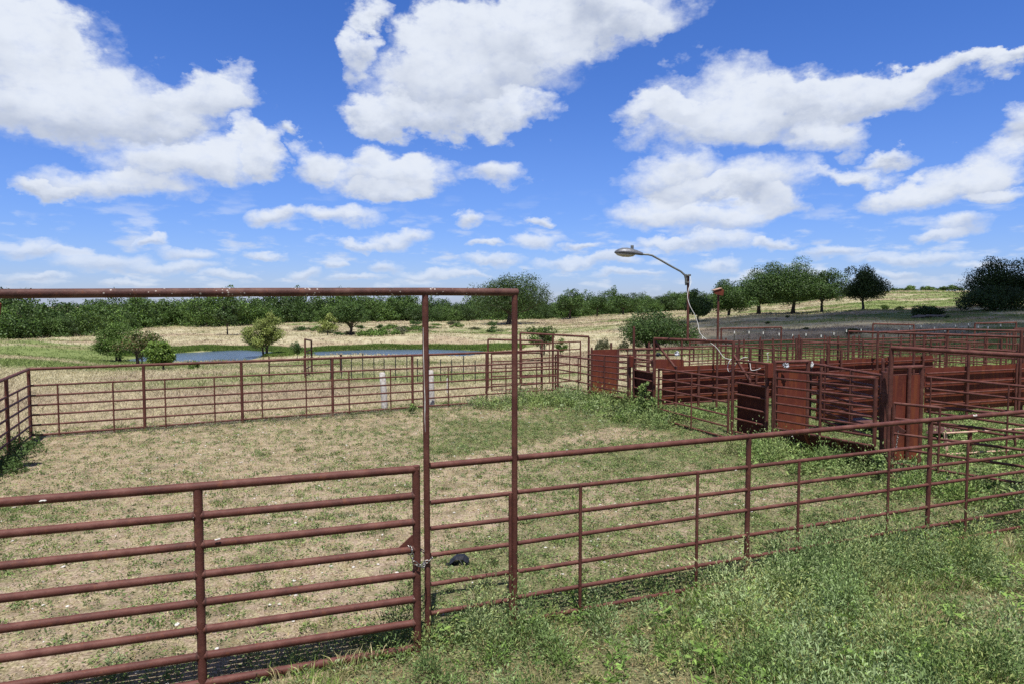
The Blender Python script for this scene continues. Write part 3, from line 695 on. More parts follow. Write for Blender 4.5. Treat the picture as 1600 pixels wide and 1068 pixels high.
# G3
pgate((colx(1449, 14.06, 1.4), 14.06), (10.6, 9.95), [1.5, 1.26, 1.01, .78, .55], 'rail panel crossing in front of the right-hand sheet wall', (.02, .34, .62, 1), .024, .022, name='rail_fence', cat='fence', bz=.15)
# frames at upper right
frame([(11.03, 22.34), (12.25, 20.75), (13.87, 18.47), (15.4, 16.4)], 2.1, 'long overhead pipe frame with posts coming forward over the right-hand sheet wall', .036)
q = onz(1372, 519, 2.13)
frame([(q.x, q.y), (15.16, 23.73), (16.9, 22.3), (19, 20.4)], 2.12, 'overhead pipe frame whose corner peaks behind the wide right-hand frame', .036)
def farframe(x0, y0, x1, y1, Y, label): 
    a_, b2_ = atY(x0, y0, Y), atY(x1, y1, Y+.4); frame([a_.xy, b2_.xy], [a_.z, b2_.z], label, .035)
farframe(1127, 513.5, 1221, 511.5, 28, 'distant gateway frame standing right of the boxed post')
farframe(1364, 506, 1428, 507.5, 31, 'distant thin gateway frame in the shaded field, above the right-hand pens')
farframe(1523.5, 505.5, 1588, 504, 31, 'rightmost distant thin gateway frame in the shaded field')
farframe(1584, 514, 1680, 513, 25, 'distant gateway frame cut by the right edge of the photo')
# far fence lines behind the pens
MR5 = (1.26, 1.0, .75, .5, .25)
pfence((4.7, 23.4), (22.5, 31.0), [i/14 for i in range(15)], [(i+.5)/14 for i in range(14)], 'nearer of the rusty pipe fences crossing behind the long sheet wall', top=1.5, rails=MR5, rr=.02, rp=.036, postz=1.72)
pfence((7.2, 27.6), (29, 36.5), [i/13 for i in range(14)], [(i+.5)/13 for i in range(13)], 'farther rusty pipe fence crossing behind the pens towards the shaded field', top=1.45, rails=(1.2, .9, .6, .3), rr=.02, rp=.034, postz=1.62)
for (a, b_, lb) in (((8.9, 22.0), (7.6, 25.2), 'short cross fence behind the long sheet wall, nearest the boxed post'),
                    ((13.4, 23.5), (11.7, 27.8), 'short cross fence behind the long sheet wall, below the distant thin frames'),
                    ((17.2, 18.9), (13.9, 27.3), 'long cross fence running away behind the right-hand sheet wall'),
                    ((20.5, 22.5), (17.6, 29.0), 'cross fence farthest to the right behind the pens')):
    pfence(a, b_, [0, .33, .66, 1], [.16, .5, .83], lb, top=1.5, rails=MR5, rr=.02, rp=.036, postz=1.75)
for (px, ty, Y, lb) in ((1152, 541, 21, 'stub post between the boxed post and the brace'), (1187.5, 529, 23.2, 'thin lone post above the loose white cable'),
                 (1244.5, 528, 22.2, 'left post of the tight cluster above the square guide block'), (1248.5, 525, 22.3, 'tallest post of the tight cluster above the square guide block'),
                 (1252.5, 530, 22.0, 'thickest post of the tight cluster above the square guide block'), (1309.7, 525, 26, 'lone tall thin post right of the post cluster'),
                 (1469.5, 534, 25, 'lone post behind the far end of the long sheet wall'), (1565, 530, 24, 'dark thick post under the rightmost distant frame'), (955, 535, 24, 'short post between the red upright sheet and the bush')):
    q = atY(px, ty, Y); post(q.x, q.y, q.z, 'rusty '+lb, .036)
# low rail/trough behind C panel
q0, q1 = atY(1022, 561, 20.5), atY(1068, 561, 20.5)
t = thing('feed_trough', 'long rust-red steel trough on the rails beneath the bush, left of the lamp pole', 'trough', (q0.x, q0.y, 0))
mx_, wd_ = (q0.x+q1.x)/2, q1.x-q0.x
MB().box((mx_, 20.5, q0.z-.14), (wd_, .012, .24)).box((mx_, 20.9, q0.z-.14), (wd_, .012, .24)).box((mx_, 20.7, q0.z-.265), (wd_, .42, .01)).box((q0.x, 20.7, q0.z-.14), (.014, .44, .25)).box((q1.x, 20.7, q0.z-.14), (.014, .44, .25)).build('tray', SHEET, t)
for x_ in (q0.x+.03, mx_, q1.x-.03): MB().tube((x_, 20.48, -.1), (x_, 20.48, q0.z-.02), .03).build('leg', SHEET, t)
pgate((colx(992, 21.2, 1.5), 21.2), (colx(1084, 21.6, 1.5), 21.6), [1.60, 1.42, 1.2], 'boxed double rail running just above the steel trough', (0, .55, 1), .026, name='rail_fence', cat='fence')
# low ramp sheets and pale panel
def sheetlow(quad, label):
    t = MB().slab(quad, .01).build('steel_ramp', PIPE_OLD); return tag(t, label, 'ramp')
sheetlow([onz(1290, 652, .2), onz(1366, 668, .2), onz(1376, 658, .2), onz(1318, 645, .2)], 'low flat steel sheet on the floor of the alley behind the middle sheeted gate')
sheetlow([onz(1447, 677, .15), onz(1490, 675, .15), onz(1512, 666, .15), onz(1450, 662, .15)], 'low flat steel sheet right of the ribbed sheet door')
t = thing('pale_fence', 'pale peeling rail panel standing low in the weeds at right edge', 'fence', atY(1478, 714, 13))
pa = lambda px, py, Y: atY(px, py, Y)
MB().slab([pa(1474, 675, 13), pa(1478, 714, 12.98), pa(1482, 714, 12.98), pa(1479, 675, 13)], .03).build('slat', PALEW, t)
for (ya, yb) in ((676, 667.5), (690, 683), (709, 700)): MB().tube(pa(1478, ya, 12.96), pa(1625, yb, 13.5), .019).build('rail', PALEW, t)
MB().path([pa(1583, 669, 13.3), pa(1586, 690, 13.3), pa(1590, 716, 13.25)], .022).build('stile', PIPE_OLD, t)
q = onz(1514, 716); post(q.x, q.y, .62, 'short stub post in the weeds behind the pale rail panel', .04)
# scraps of plastic
def lump(name, label, c_, s, mat, cat, seed, n=2, amp=.35):
    import bmesh as bmm
    bm = bmm.new(); bmm.ops.create_icosphere(bm, subdivisions=n+1, radius=1)
    for v in bm.verts:
        k = 1+amp*mn.noise(v.co*1.7+Vector((seed, 0, 0)))+amp*.6*mn.noise(v.co*4+Vector((0, seed, 0))); v.co = Vector((v.co.x*s[0], v.co.y*s[1], v.co.z*s[2]))*k
    me_ = bpy.data.meshes.new(name); bm.to_mesh(me_); bm.free(); me_.materials.append(mat)
    o_ = bpy.data.objects.new(name, me_); C.objects.link(o_); o_.location = c_; return tag(o_, label, cat)
lump('plastic_bag', 'white and black plastic scrap caught on the rail above the trough', atY(1057.5, 552, 21.3), (.075, .04, .07), BAG, 'bag', 3, 2, .7)
lump('plastic_bag', 'dark plastic scrap caught on a rail left of the trough', atY(1029, 553.5, 21.2), (.08, .04, .06), BLACK, 'bag', 9, 2, .7)
lump('plastic_bag', 'shiny blue-black plastic tuft on top of the middle sheet door', atY(1228, 570.5, 14.3), (.06, .03, .055), BAG, 'bag', 17, 2, .8)
lump('plastic_bag', 'small white plastic scrap at the corner of the middle sheet door', atY(1269, 569.5, 14.5), (.028, .02, .06), WHITE, 'bag', 23, 2, .5)
q = onz(716, 881)   # black cap-like thing on the ground in the pen
t = thing('plastic_scrap', 'folded black plastic scrap lying on the ground behind the chain', 'scrap', (q.x, q.y, 0))
mb = MB()
prof = [(-.12, 0, .0), (-.10, .0, .05), (-.03, .0, .105), (.06, .0, .10), (.12, .0, .05), (.125, .0, .0)]
vs = []
for j, (yy, s_) in enumerate(((-.075, .8), (-.03, 1), (.04, 1), (.09, .75))):
    for (a_, _, z_) in prof: vs.append((q.x+a_*s_+.01*math.sin(7*a_+j), q.y+yy+.02*math.sin(20*a_), z_*s_+.004*j))
mb.add(vs, [[j*6+k, j*6+k+1, (j+1)*6+k+1, (j+1)*6+k] for j in range(3) for k in range(5)], False)
mb.add([(q.x-.17, q.y-.05, .006), (q.x-.06, q.y-.1, .006), (q.x-.05, q.y+.02, .03), (q.x-.13, q.y+.02, .012)], [[0, 1, 2, 3]])
mb.build('shell', BLACK, t).modifiers.new('thick', 'SOLIDIFY').thickness = .008
MB().path([(q.x+.02, q.y-.078, .085), (q.x+.05, q.y-.083, .04), (q.x+.06, q.y-.085, .01)], .004).build('seam', GALVD, t)
# ------------------------------------------------------------------ posts outside the pen
def wpost(px, pyb, pyt, wpx, label, lean=0):
    q = onz(px, pyb); zt = atY(px, pyt, q.y).z; r = wpx/2*q.y/F
    t = thing('wooden_post', label, 'post', (q.x, q.y, 0))
    pts = [(q.x, q.y, -.1), (q.x+lean*.3, q.y, zt*.5), (q.x+lean, q.y, zt-.03), (q.x+lean, q.y, zt)]
    MB().path(pts, [r, r*.97, r*.93, r*.75], 14).build('shaft', WPAINT, t)
wpost(601, 638, 581.5, 10, 'thick white-painted wooden post leaning slightly, just beyond the far fence', -.06)
wpost(675, 633, 578, 9, 'white-painted wooden post half hidden behind the left gateway post', -.03)
wpost(699.5, 612, 590, 3.5, 'thinnest white post beyond the far fence, right of the gateway post')
# wire fence of steel stakes
def stakes(P0, P1, n, label, group, zt=1.15, tip=False, tall=()):
    P0, P1 = Vector(P0), Vector(P1); d = (P1-P0)
    proto = None
    t = thing('wire_fence', label, 'fence', (P0.x, P0.y, h1(P0.x, P0.y)), group)
    for i in range(n):
        q = P0+d*(i/(n-1)); q = Vector((q.x, q.y+.1*math.sin(i*2.1))); g_ = h1(q.x, q.y); hgt = zt*random.uniform(.85, 1.1)
        s_ = MB().box((q.x, q.y, g_+hgt/2-.1), (.04, .012, hgt+.2)).box((q.x, q.y-.012, g_+hgt/2-.1), (.01, .02, hgt+.2)).build('stake', TPOST, t)
        if tip: MB().box((q.x, q.y-.002, g_+hgt+.07), (.044, .04, .13)).build('tip', WHITE, s_) if False else MB().box((q.x, q.y-.002, g_+hgt+.07), (.044, .04, .13)).build('cap', WHITE, t)
    for k in (.3, .6, .9):
        pts = []
        for i in range(n): q = P0+d*(i/(n-1)); pts.append((q.x, q.y+.1*math.sin(i*2.1), h1(q.x, q.y)+k*zt*.9))
        MB().path(pts, .005, 4).build('wire', TPOST, t)
stakes((-7.6, 28.5), (-1.0, 27.0), 15, 'dark stake-and-wire fence in the dry grass beyond the thick white post', None, 1.05)
stakes((9.5, 34), (30, 42), 24, 'stake-and-wire fence with white-tipped stakes along the shaded field', None, 1.45, True)
# end-on gateway and rails in pasture
a_, b2_ = atY(476.5, 530, 29.5), atY(486.5, 532, 31.0)
frame([a_.xy, b2_.xy], [a_.z, b2_.z], 'narrow tall pipe gateway seen end-on in the pasture beyond the far fence', .038)
pgate((a_.x, a_.y), (b2_.x, b2_.y), [.95, .6, .2, -.1], 'small gate inside the narrow end-on gateway in the pasture', (0, .5, 1), .022)
def lowfence(x0, y0, x1, y1, Y, label):
    a_, b_2 = atY(x0, y0, Y), atY(x1, y1, Y); t = thing('pipe_fence', label, 'fence', (a_.x, a_.y, h1(a_.x, a_.y)))
    MB().tube(a_, b_2, .024).build('rail', PIPE_OLD, t)
    for q in (a_, b_2): MB().tube((q.x, q.y, h1(q.x, q.y)-.1), (q.x, q.y, q.z+.42), .034).build('post', PIPE_OLD, t)
lowfence(420.5, 571.5, 475.5, 570, 30, 'single-rail fence with one tall end post left of the end-on gateway')
lowfence(487.5, 570, 532, 567.5, 30.5, 'single-rail fence with one tall end post right of the end-on gateway')
# ------------------------------------------------------------------ foliage generators
def leaves(base, dr, ln, wd, col, bend=.15, rs=None, nrm=None):
    """diamond leaves: base (N,3), direction, length, half width, colour (N,3)"""
    n = len(base); rs = rs or np.random
    dr = dr/np.linalg.norm(dr, axis=1, keepdims=True)
    r = rs.normal(size=(n, 3)) if nrm is None else nrm+rs.normal(size=(n, 3))*.45; side = np.cross(dr, r); side /= np.linalg.norm(side, axis=1, keepdims=True)+1e-9
    mid = base+dr*(ln*.5)[:, None]; mid[:, 2] += ln*bend*.5
    tip = base+dr*ln[:, None]; tip[:, 2] -= ln*bend*.5
    sw = side*wd[:, None]
    v = np.stack([base, mid-sw, tip, mid+sw], 1).reshape(-1, 3)
    f = np.arange(4*n).reshape(-1, 4); return v, f, np.repeat(col, 4, 0)
def merge(parts):
    vs, fs, cs = [], [], []; o = 0
    for v, f, c_ in parts: vs.append(v); fs.append(f+o); cs.append(c_); o += len(v)
    return np.concatenate(vs), np.concatenate(fs), np.concatenate(cs)
def stuff(name, parts, mat, label, cat='grass'):
    v, f, c_ = merge(parts); me_ = mesh_np(name, v, f, mat, np.clip(c_, .004, .9)); o_ = bpy.data.objects.new(name, me_); C.objects.link(o_)
    return tag(o_, label, cat, None, 'stuff')
def plants(P, nleaf, height, spread, ll, lw, pal, seed, upr=.5, colvar=.25):
    """P (N,3) plant bases; leafy weeds"""
    rs = np.random.RandomState(seed); n = len(P); hh = height*rs.uniform(.5, 1.25, n); sc_ = rs.uniform(.7, 1.3, n)
    pc_ = np.array(pal)[rs.randint(0, len(pal), n)]*rs.uniform(1-colvar, 1+colvar, (n, 1))
    i = np.repeat(np.arange(n), nleaf); m_ = len(i)
    a = rs.uniform(0, 2*np.pi, m_); t_ = rs.uniform(0, 1, m_)**.7; rr = spread*sc_[i]*rs.uniform(0, 1, m_)**.6*(.35+.65*t_)
    b = P[i]+np.stack([rr*np.cos(a), rr*np.sin(a), hh[i]*t_], 1)
    a2 = a+rs.normal(0, .9, m_); d = np.stack([np.cos(a2), np.sin(a2), rs.uniform(-.2, 1.2, m_)*upr*2], 1)
    l = ll*rs.uniform(.5, 1.3, m_)*sc_[i]
    return leaves(b, d, l, lw*rs.uniform(.6, 1.2, m_)*sc_[i], pc_[i]*rs.uniform(.75, 1.25, (m_, 1)), rs=rs)
def domes(P, nleaf, rad, hgt, ll, lw, pal, seed):
    """bushy hummocks: leaves spread over a dome and facing outwards"""
    rs = np.random.RandomState(seed); n = len(P); i = np.repeat(np.arange(n), nleaf); m_ = len(i); k = rs.uniform(.55, 1.35, n)
    a = rs.uniform(0, 2*np.pi, m_); e = np.arcsin(rs.uniform(.0, 1, m_)); rr = rs.uniform(.3, 1, m_)**.5*(1+.25*np.sin(3*a+i)+.2*np.sin(5*a+i*2.3))
    d = np.stack([np.cos(a)*np.cos(e), np.sin(a)*np.cos(e), np.sin(e)], 1)
    b = P[i]+d*np.stack([rad*k[i]*rr, rad*k[i]*rr, hgt*k[i]*rr], 1)
    pc_ = np.array(pal)[rs.randint(0, len(pal), n)]*rs.uniform(.75, 1.2, (n, 1))
    dr = d+rs.normal(size=(m_, 3))*.6+np.array([0, 0, .5])
    return leaves(b, dr, ll*rs.uniform(.5, 1.3, m_), lw*rs.uniform(.6, 1.3, m_), pc_[i]*rs.uniform(.8, 1.2, (m_, 1)), .2, rs, d*.6+np.array([0, 0, .4]))
def blades(P, nb, height, wd, pal, seed, lean=.5, jit=.05):
    rs = np.random.RandomState(seed); n = len(P); i = np.repeat(np.arange(n), nb); m_ = len(i)
    if np.ndim(height) == 0: height = np.full(n, height)
    if np.ndim(wd) == 0: wd = np.full(n, wd)
    pc_ = (np.array(pal)[rs.randint(0, len(pal), n)] if not callable(pal) else pal(P))*rs.uniform(.8, 1.2, (n, 1))
    a = rs.uniform(0, 2*np.pi, m_); q_ = rs.uniform(0, 1, m_); j = height[i]*jit*6
    b = P[i]+np.stack([np.cos(a)*j*q_, np.sin(a)*j*q_, 0*a-.01], 1)
    d = np.stack([np.cos(a)*lean*rs.uniform(.2, 1.6, m_), np.sin(a)*lean*rs.uniform(.2, 1.6, m_), np.ones(m_)], 1)
    l = height[i]*rs.uniform(.5, 1.2, m_)
    return leaves(b, d, l, wd[i]*rs.uniform(.6, 1.3, m_), pc_[i]*rs.uniform(.8, 1.2, (m_, 1)), .25, rs)
def scatter(n, y0, y1, pxl, pxr, seed, pw=2.0):
    """uniform per square metre over a wedge wider than the view"""
    rs = np.random.RandomState(seed); Y = (rs.uniform(0, 1, n)*(y1**pw-y0**pw)+y0**pw)**(1/pw); px = rs.uniform(pxl, pxr, n)
    X = (px-800)/F*Y; return X, Y, rs
def lift(X, Y): return np.stack([X, Y, hz(X, Y)+np.where(Y < 26, (fbm(X, Y, 1.2, 40)-.5)*.07, 0)], 1)
GREENS = [(.13, .23, .04), (.17, .28, .06), (.11, .18, .04), (.23, .32, .09), (.16, .23, .08)]
PENG = [(.18, .25, .07), (.23, .31, .10), (.14, .21, .07), (.28, .34, .13), (.25, .26, .11), (.19, .26, .11), (.11, .17, .045)]
SILVER = [(.22, .29, .13), (.28, .34, .18), (.20, .27, .11), (.16, .23, .07), (.26, .32, .12), (.22, .29, .09), (.30, .35, .13)]
FGP = [(.30, .39, .18), (.21, .31, .10), (.16, .24, .07), (.36, .43, .19), (.24, .34, .14), (.12, .19, .06), (.33, .38, .13)]
STRAW = [(.46, .37, .19), (.38, .29, .14), (.55, .46, .27), (.33, .25, .13), (.30, .20, .12)]
# --- pen interior
parts = []
X, Y, rs = scatter(95000, 4.5, 25, -120, 1720, 1)
g_ = green(X, Y)+(fbm(X, Y, 3.1, 8)-.5)*1.1; keep = (rs.rand(len(X)) < np.clip((g_-.06)*1.15, .26, 1)) & (Y > NEAR_L(X)-.1) & ((Y < 17.5+.52*(X+8.7)) | (X > 1))
Pn = lift(X[keep], Y[keep]); parts.append(plants(Pn, 8, .04, .055, .032, .008, PENG, 2, .4))
X, Y, rs = scatter(60000, 4.5, 22, -120, 1720, 5)
keep = (Y > NEAR_L(X)) & (Y < 17.3+.52*(X+8.7)) & (rs.rand(len(X)) < 1.25-.75*green(X, Y)-(fbm(X, Y, 1.6, 14)-.5)*2)
Pn = lift(X[keep], Y[keep]); parts.append(blades(Pn, 5, .05, .0035, STRAW, 6, 1.3, .25))
X, Y, rs = scatter(9000, 4.5, 22, -120, 1720, 7)
keep = (Y > NEAR_L(X)) & (Y < 17.3+.52*(X+8.7)) & (rs.rand(len(X)) < np.clip(green(X, Y)+(fbm(X, Y, 1.7, 66)-.45)*1.6, .05, 1))
parts.append(domes(lift(X[keep], Y[keep]), 34, .085, .055, .034, .0075, PENG+[(.10, .15, .05), (.13, .19, .06)], 8))
stuff('pen_weeds', parts, GRASSM, 'short straw and low green weeds carpeting the big pen', 'weeds')
# --- lush weeds outside the near fence (right foreground) and along it
parts = []
X, Y, rs = scatter(42000, 2.6, 10.6, 150, 2600, 11)
n_ = fbm(X, Y, .8, 77); edge = NEAR_L(X)+.20+.3*(n_-.5)
keep = (Y < edge) & (800+F*X/Y > 560+ (Y-3)*10)
dens = np.clip(.65+2.2*(n_-.47), .28, 1); keep &= rs.rand(len(X)) < dens
Pn = lift(X[keep], Y[keep]); nn_ = n_[keep]; hi = nn_ > .50
sel = np.random.RandomState(9).rand(len(nn_))
low = sel < np.where(nn_ > .50, .26, .60)
parts.append(plants(Pn[low], 16, .075, .08, .036, .0048, GREENS+SILVER+[(.34, .31, .14), (.30, .26, .12)], 12, .5, .4))
dm = (sel > .5) & (sel < .5+.09*sstep(nn_, .42, .56)); parts.append(domes(Pn[dm], 210, .16, .25, .042, .0052, FGP, 13))
lg_ = (sel > .62) & (sel < .66); parts.append(domes(Pn[lg_], 120, .13, .16, .045, .0065, FGP+GREENS, 20))
bh = (sel > .7) & (sel < .7+.032*sstep(nn_, .47, .58)); parts.append(domes(Pn[bh], 560, .25, .56, .046, .0058, FGP, 14))
bl_ = (sel > .8) & (sel < .83); parts.append(plants(Pn[bl_], 26, .24, .07, .085, .012, [(.20, .33, .07), (.25, .38, .09), (.16, .27, .06)], 19, .35, .2))
X, Y, rs = scatter(15000, 2.6, 10.6, 400, 2600, 15); keep = (Y < NEAR_L(X)+.1) & (fbm(X, Y, 1.1, 78) > .5)
parts.append(blades(lift(X[keep], Y[keep]), 9, .20, .0032, [(.20, .31, .06), (.26, .36, .09), (.42, .38, .18), (.52, .45, .25)], 16, .6, .06))
X, Y, rs = scatter(21000, 2.2, 10.6, -50, 2600, 17); keep = (Y < NEAR_L(X)+.1)
parts.append(blades(lift(X[keep], Y[keep]), 5, .06, .004, STRAW, 18, 1.2, .2))
stuff('roadside_weeds', parts, GRASSM, 'lush silvery-green weeds filling the foreground outside the near fence', 'weeds')
# --- weed banks around the working pens, fence foot
parts = []
def band(pts, w_, dens, hgt, nl, seed, pal, ll=.06, lw=.014, sp=.12):
    rs = np.random.RandomState(seed); out = []
    for (a, b) in zip(pts[:-1], pts[1:]):
        a, b = np.array(a), np.array(b); ln_ = np.linalg.norm(b-a); n = int(ln_*w_*dens); t_ = rs.rand(n, 1)
        q_ = a+(b-a)*t_; nr = np.array([-(b-a)[1], (b-a)[0]])/ln_; q_ = q_+nr*rs.normal(0, w_/2.2, (n, 1)); out.append(q_)
    q_ = np.concatenate(out); k = fbm(q_[:, 0], q_[:, 1], 1.3, seed) > .40; q_ = q_[k]
    return plants(lift(q_[:, 0], q_[:, 1]), nl, hgt, sp, ll, lw, pal, seed+1, .6)
LUSH = [(.16, .25, .06), (.21, .31, .09), (.24, .33, .12), (.18, .26, .09), (.28, .36, .12)]
for (a_, b_w) in (((-4.2, 4.5), (-.8, 5.7)), ((-.7, 5.95), (8.4, 9.6))):
    parts.append(band([a_, b_w], .75, 95, .10, 18, 29, SILVER+GREENS+[(.12, .17, .05)], .042, .006, .09))
def hum(pts, w_, dens, rad, hgt, nl, seed, pal, ll=.05, lw=.008):
    rs = np.random.RandomState(seed); out = []
    for (a, b) in zip(pts[:-1], pts[1:]):
        a, b = np.array(a), np.array(b); ln_ = np.linalg.norm(b-a); n = max(1, int(ln_*w_*dens)); t_ = rs.rand(n, 1)
        nr = np.array([-(b-a)[1], (b-a)[0]])/ln_; out.append(a+(b-a)*t_+nr*rs.normal(0, w_/2.2, (n, 1)))
    q_ = np.concatenate(out); return domes(lift(q_[:, 0], q_[:, 1]), nl, rad, hgt, ll, lw, pal, seed+1)
parts.append(hum([(-.9, 5.35), (.6, 5.95), (2.8, 6.8), (5.6, 7.8), (8, 8.8)], .45, 10, .18, .30, 320, 28, FGP, .042, .005))
parts.append(hum([(-4.2, 4.9), (-.8, 6.1), (3, 7.6), (8, 9.8)], .5, 9, .09, .10, 110, 21, GREENS+SILVER, .035, .006))
parts.append(hum([(1.6, 6.2), (3.0, 6.8), (4.6, 7.3)], .6, 10, .27, .56, 600, 27, FGP, .044, .0055))
parts.append(hum([(-.2, 19.9), (2.2, 20.6), (3.0, 18.6), (3.5, 17.2), (4.2, 16.9)], 1.0, 9, .34, .46, 280, 26, LUSH+SILVER, .065, .013))
parts.append(hum([(4.7, 13.9), (5.4, 13.0), (6.1, 11.6), (6.8, 10.6), (7.8, 9.9)], .8, 11, .30, .45, 300, 25, LUSH+SILVER, .055, .011))
parts.append(hum([(4.4, 17.9), (6.2, 18.6)], .6, 9, .28, .28, 200, 24, LUSH, .06, .013))
parts.append(hum([(8.6, 12.4), (10.5, 14.4), (13.5, 16.4)], 2.6, 3, .3, .3, 200, 23, LUSH, .06, .013))
parts.append(hum([(-10.2, 14.4), (-9.2, 12.4), (-8.6, 10.8)], .35, 6, .24, .28, 200, 22, [(.06, .11, .025), (.09, .15, .04)], .06, .012))
parts.append(band([(-1.2, 19.6), (1.2, 20.4), (2.2, 20.4), (3.0, 18.2), (3.6, 17.0), (4.0, 16.7)], 1.4, 60, .28, 22, 31, LUSH+SILVER))
parts.append(band([(4.6, 13.6), (5.3, 13.2), (6.0, 11.8), (6.6, 10.6), (7.6, 9.9)], 1.3, 70, .26, 22, 33, LUSH))
parts.append(band([(4.2, 17.6), (6.0, 18.2)], .8, 60, .25, 20, 35, LUSH))
parts.append(band([(6.2, 13.6), (6.6, 12.6), (7.0, 11.6)], .7, 60, .25, 20, 36, LUSH+[(.26, .28, .12)]))
parts.append(band([(8.4, 12.2), (10, 14.2), (13, 16.2)], 3.2, 30, .22, 20, 37, LUSH))
parts.append(band([(8.0, 10.2), (9.6, 12.2)], 2.4, 40, .24, 20, 39, LUSH))
parts.append(band([(-10.6, 14.6), (-9.2, 12.2), (-8.4, 10.6)], .5, 60, .24, 22, 41, [(.05, .09, .02), (.07, .12, .03)]))
parts.append(band([(-9.5, 15.2), (-4, 18.0), (0, 20.2)], .45, 50, .16, 14, 43, [(.16, .18, .11), (.20, .20, .13), (.12, .16, .06)], .05, .009))
parts.append(band([(14, 24.5), (20, 27)], 4, 14, .25, 16, 45, [(.3, .33, .12), (.25, .3, .1)]))
stuff('weed_banks', parts, GRASSM, 'leafy green weeds banked against the pens and fence feet', 'weeds')
# --- pasture grass
def pastcol(Pp):
    g_ = green(Pp[:, 0], Pp[:, 1])+(np.random.RandomState(4).rand(len(Pp))-.5)*.3
    dry_ = np.array([.50, .45, .28]); pink = np.array([.40, .33, .23]); gr = np.array([.20, .26, .08])
    k = sstep(g_, .42, .8)[:, None]; m_ = sstep(fbm(Pp[:, 0], Pp[:, 1], .12, 60), .45, .65)[:, None]
    return (dry_*(1-m_)+pink*m_)*(1-k)+gr*k
parts = []
X, Y, rs = scatter(52000, 15, 62, -250, 1850, 51, 1.35)
keep = ((Y > 17.0+.52*(X+8.7)) & (X < 2)) | (Y > 23.5) | (X < -11.2)
k2 = np.ones(len(X), bool)
def notpond(X, Y, m_=1.05):
    k = np.ones(len(X), bool)
    for (cx_, cy_, rx, ry, wz) in PONDS: k &= ((X-cx_)/rx)**2+((Y-cy_)/ry)**2 > m_
    return k
keep &= notpond(X, Y); Pn = lift(X[keep], Y[keep])
parts.append(blades(Pn, 7, .12+.14*np.random.RandomState(3).rand(len(Pn)), .0035+Pn[:, 1]*.00022, pastcol, 52, .9, .14))
X, Y, rs = scatter(42000, 60, 270, -150, 1750, 53, 1.25); keep = notpond(X, Y); Pn = lift(X[keep], Y[keep])
parts.append(blades(Pn, 6, .22+Pn[:, 1]*.0009, .008+Pn[:, 1]*.0003, pastcol, 54, .9, .22))
stuff('pasture_grass', parts, GRASSM, 'tall dry tan grass with green streaks covering the open pasture')
# reeds on the far banks of the ponds
parts = []
for k, (cx_, cy_, rx, ry, wz) in enumerate(PONDS):
    rs = np.random.RandomState(70+k); n = 9000; a = rs.uniform(-.25, np.pi+.25, n); d = rs.uniform(.97, 1.36, n)
    X = cx_+rx*d*np.cos(a); Y = cy_+ry*d*np.sin(a); keep = notpond(X, Y, .96)
    parts.append(blades(lift(X[keep], Y[keep]), 6, .38, .016, [(.13, .22, .035), (.17, .27, .05), (.22, .28, .08)], 75+k, .35, .06))
stuff('pond_reeds', parts, GRASSM, 'bright green reeds fringing the far banks of the ponds', 'reeds')
# ------------------------------------------------------------------ stones
rs = np.random.RandomState(90); vs, fs = [], []; o = 0
ic = [(0,0,1),(.89,0,.45),(.28,.85,.45),(-.72,.53,.45),(-.72,-.53,.45),(.28,-.85,.45),(.72,.53,-.45),(-.28,.85,-.45),(-.89,0,-.45),(-.28,-.85,-.45),(.72,-.53,-.45),(0,0,-1)]
icf = [(0,1,2),(0,2,3),(0,3,4),(0,4,5),(0,5,1),(1,6,2),(2,7,3),(3,8,4),(4,9,5),(5,10,1),(6,7,2),(7,8,3),(8,9,4),(9,10,5),(10,6,1),(11,7,6),(11,8,7),(11,9,8),(11,10,9),(11,6,10)]
ic = np.array(ic); icf = np.array(icf)
X, Y, r2 = scatter(1300, 5.2, 19, -60, 1200, 91, 1.6); k = (Y > NEAR_L(X)+.15) & (Y < 17+.5*(X+8.7)); k &= (fbm(X, Y, .5, 92) > .45)
Pn = lift(X[k], Y[k])
for q in Pn:
    s = rs.uniform(.006, .026)**1*np.array([1.2, 1, .55])*.85*rs.uniform(.7, 1.4, 3); v = ic*s*rs.uniform(.7, 1.25, (12, 1))
    vs.append(v+q+[0, 0, s[2]*.5]); fs.append(icf+o); o += 12
me = mesh_np('stones', np.concatenate(vs), np.concatenate(fs), STONE); oo = bpy.data.objects.new('stones', me); C.objects.link(oo)
tag(oo, 'small white limestone chips scattered over the pen floor', 'stones', None, 'stuff')
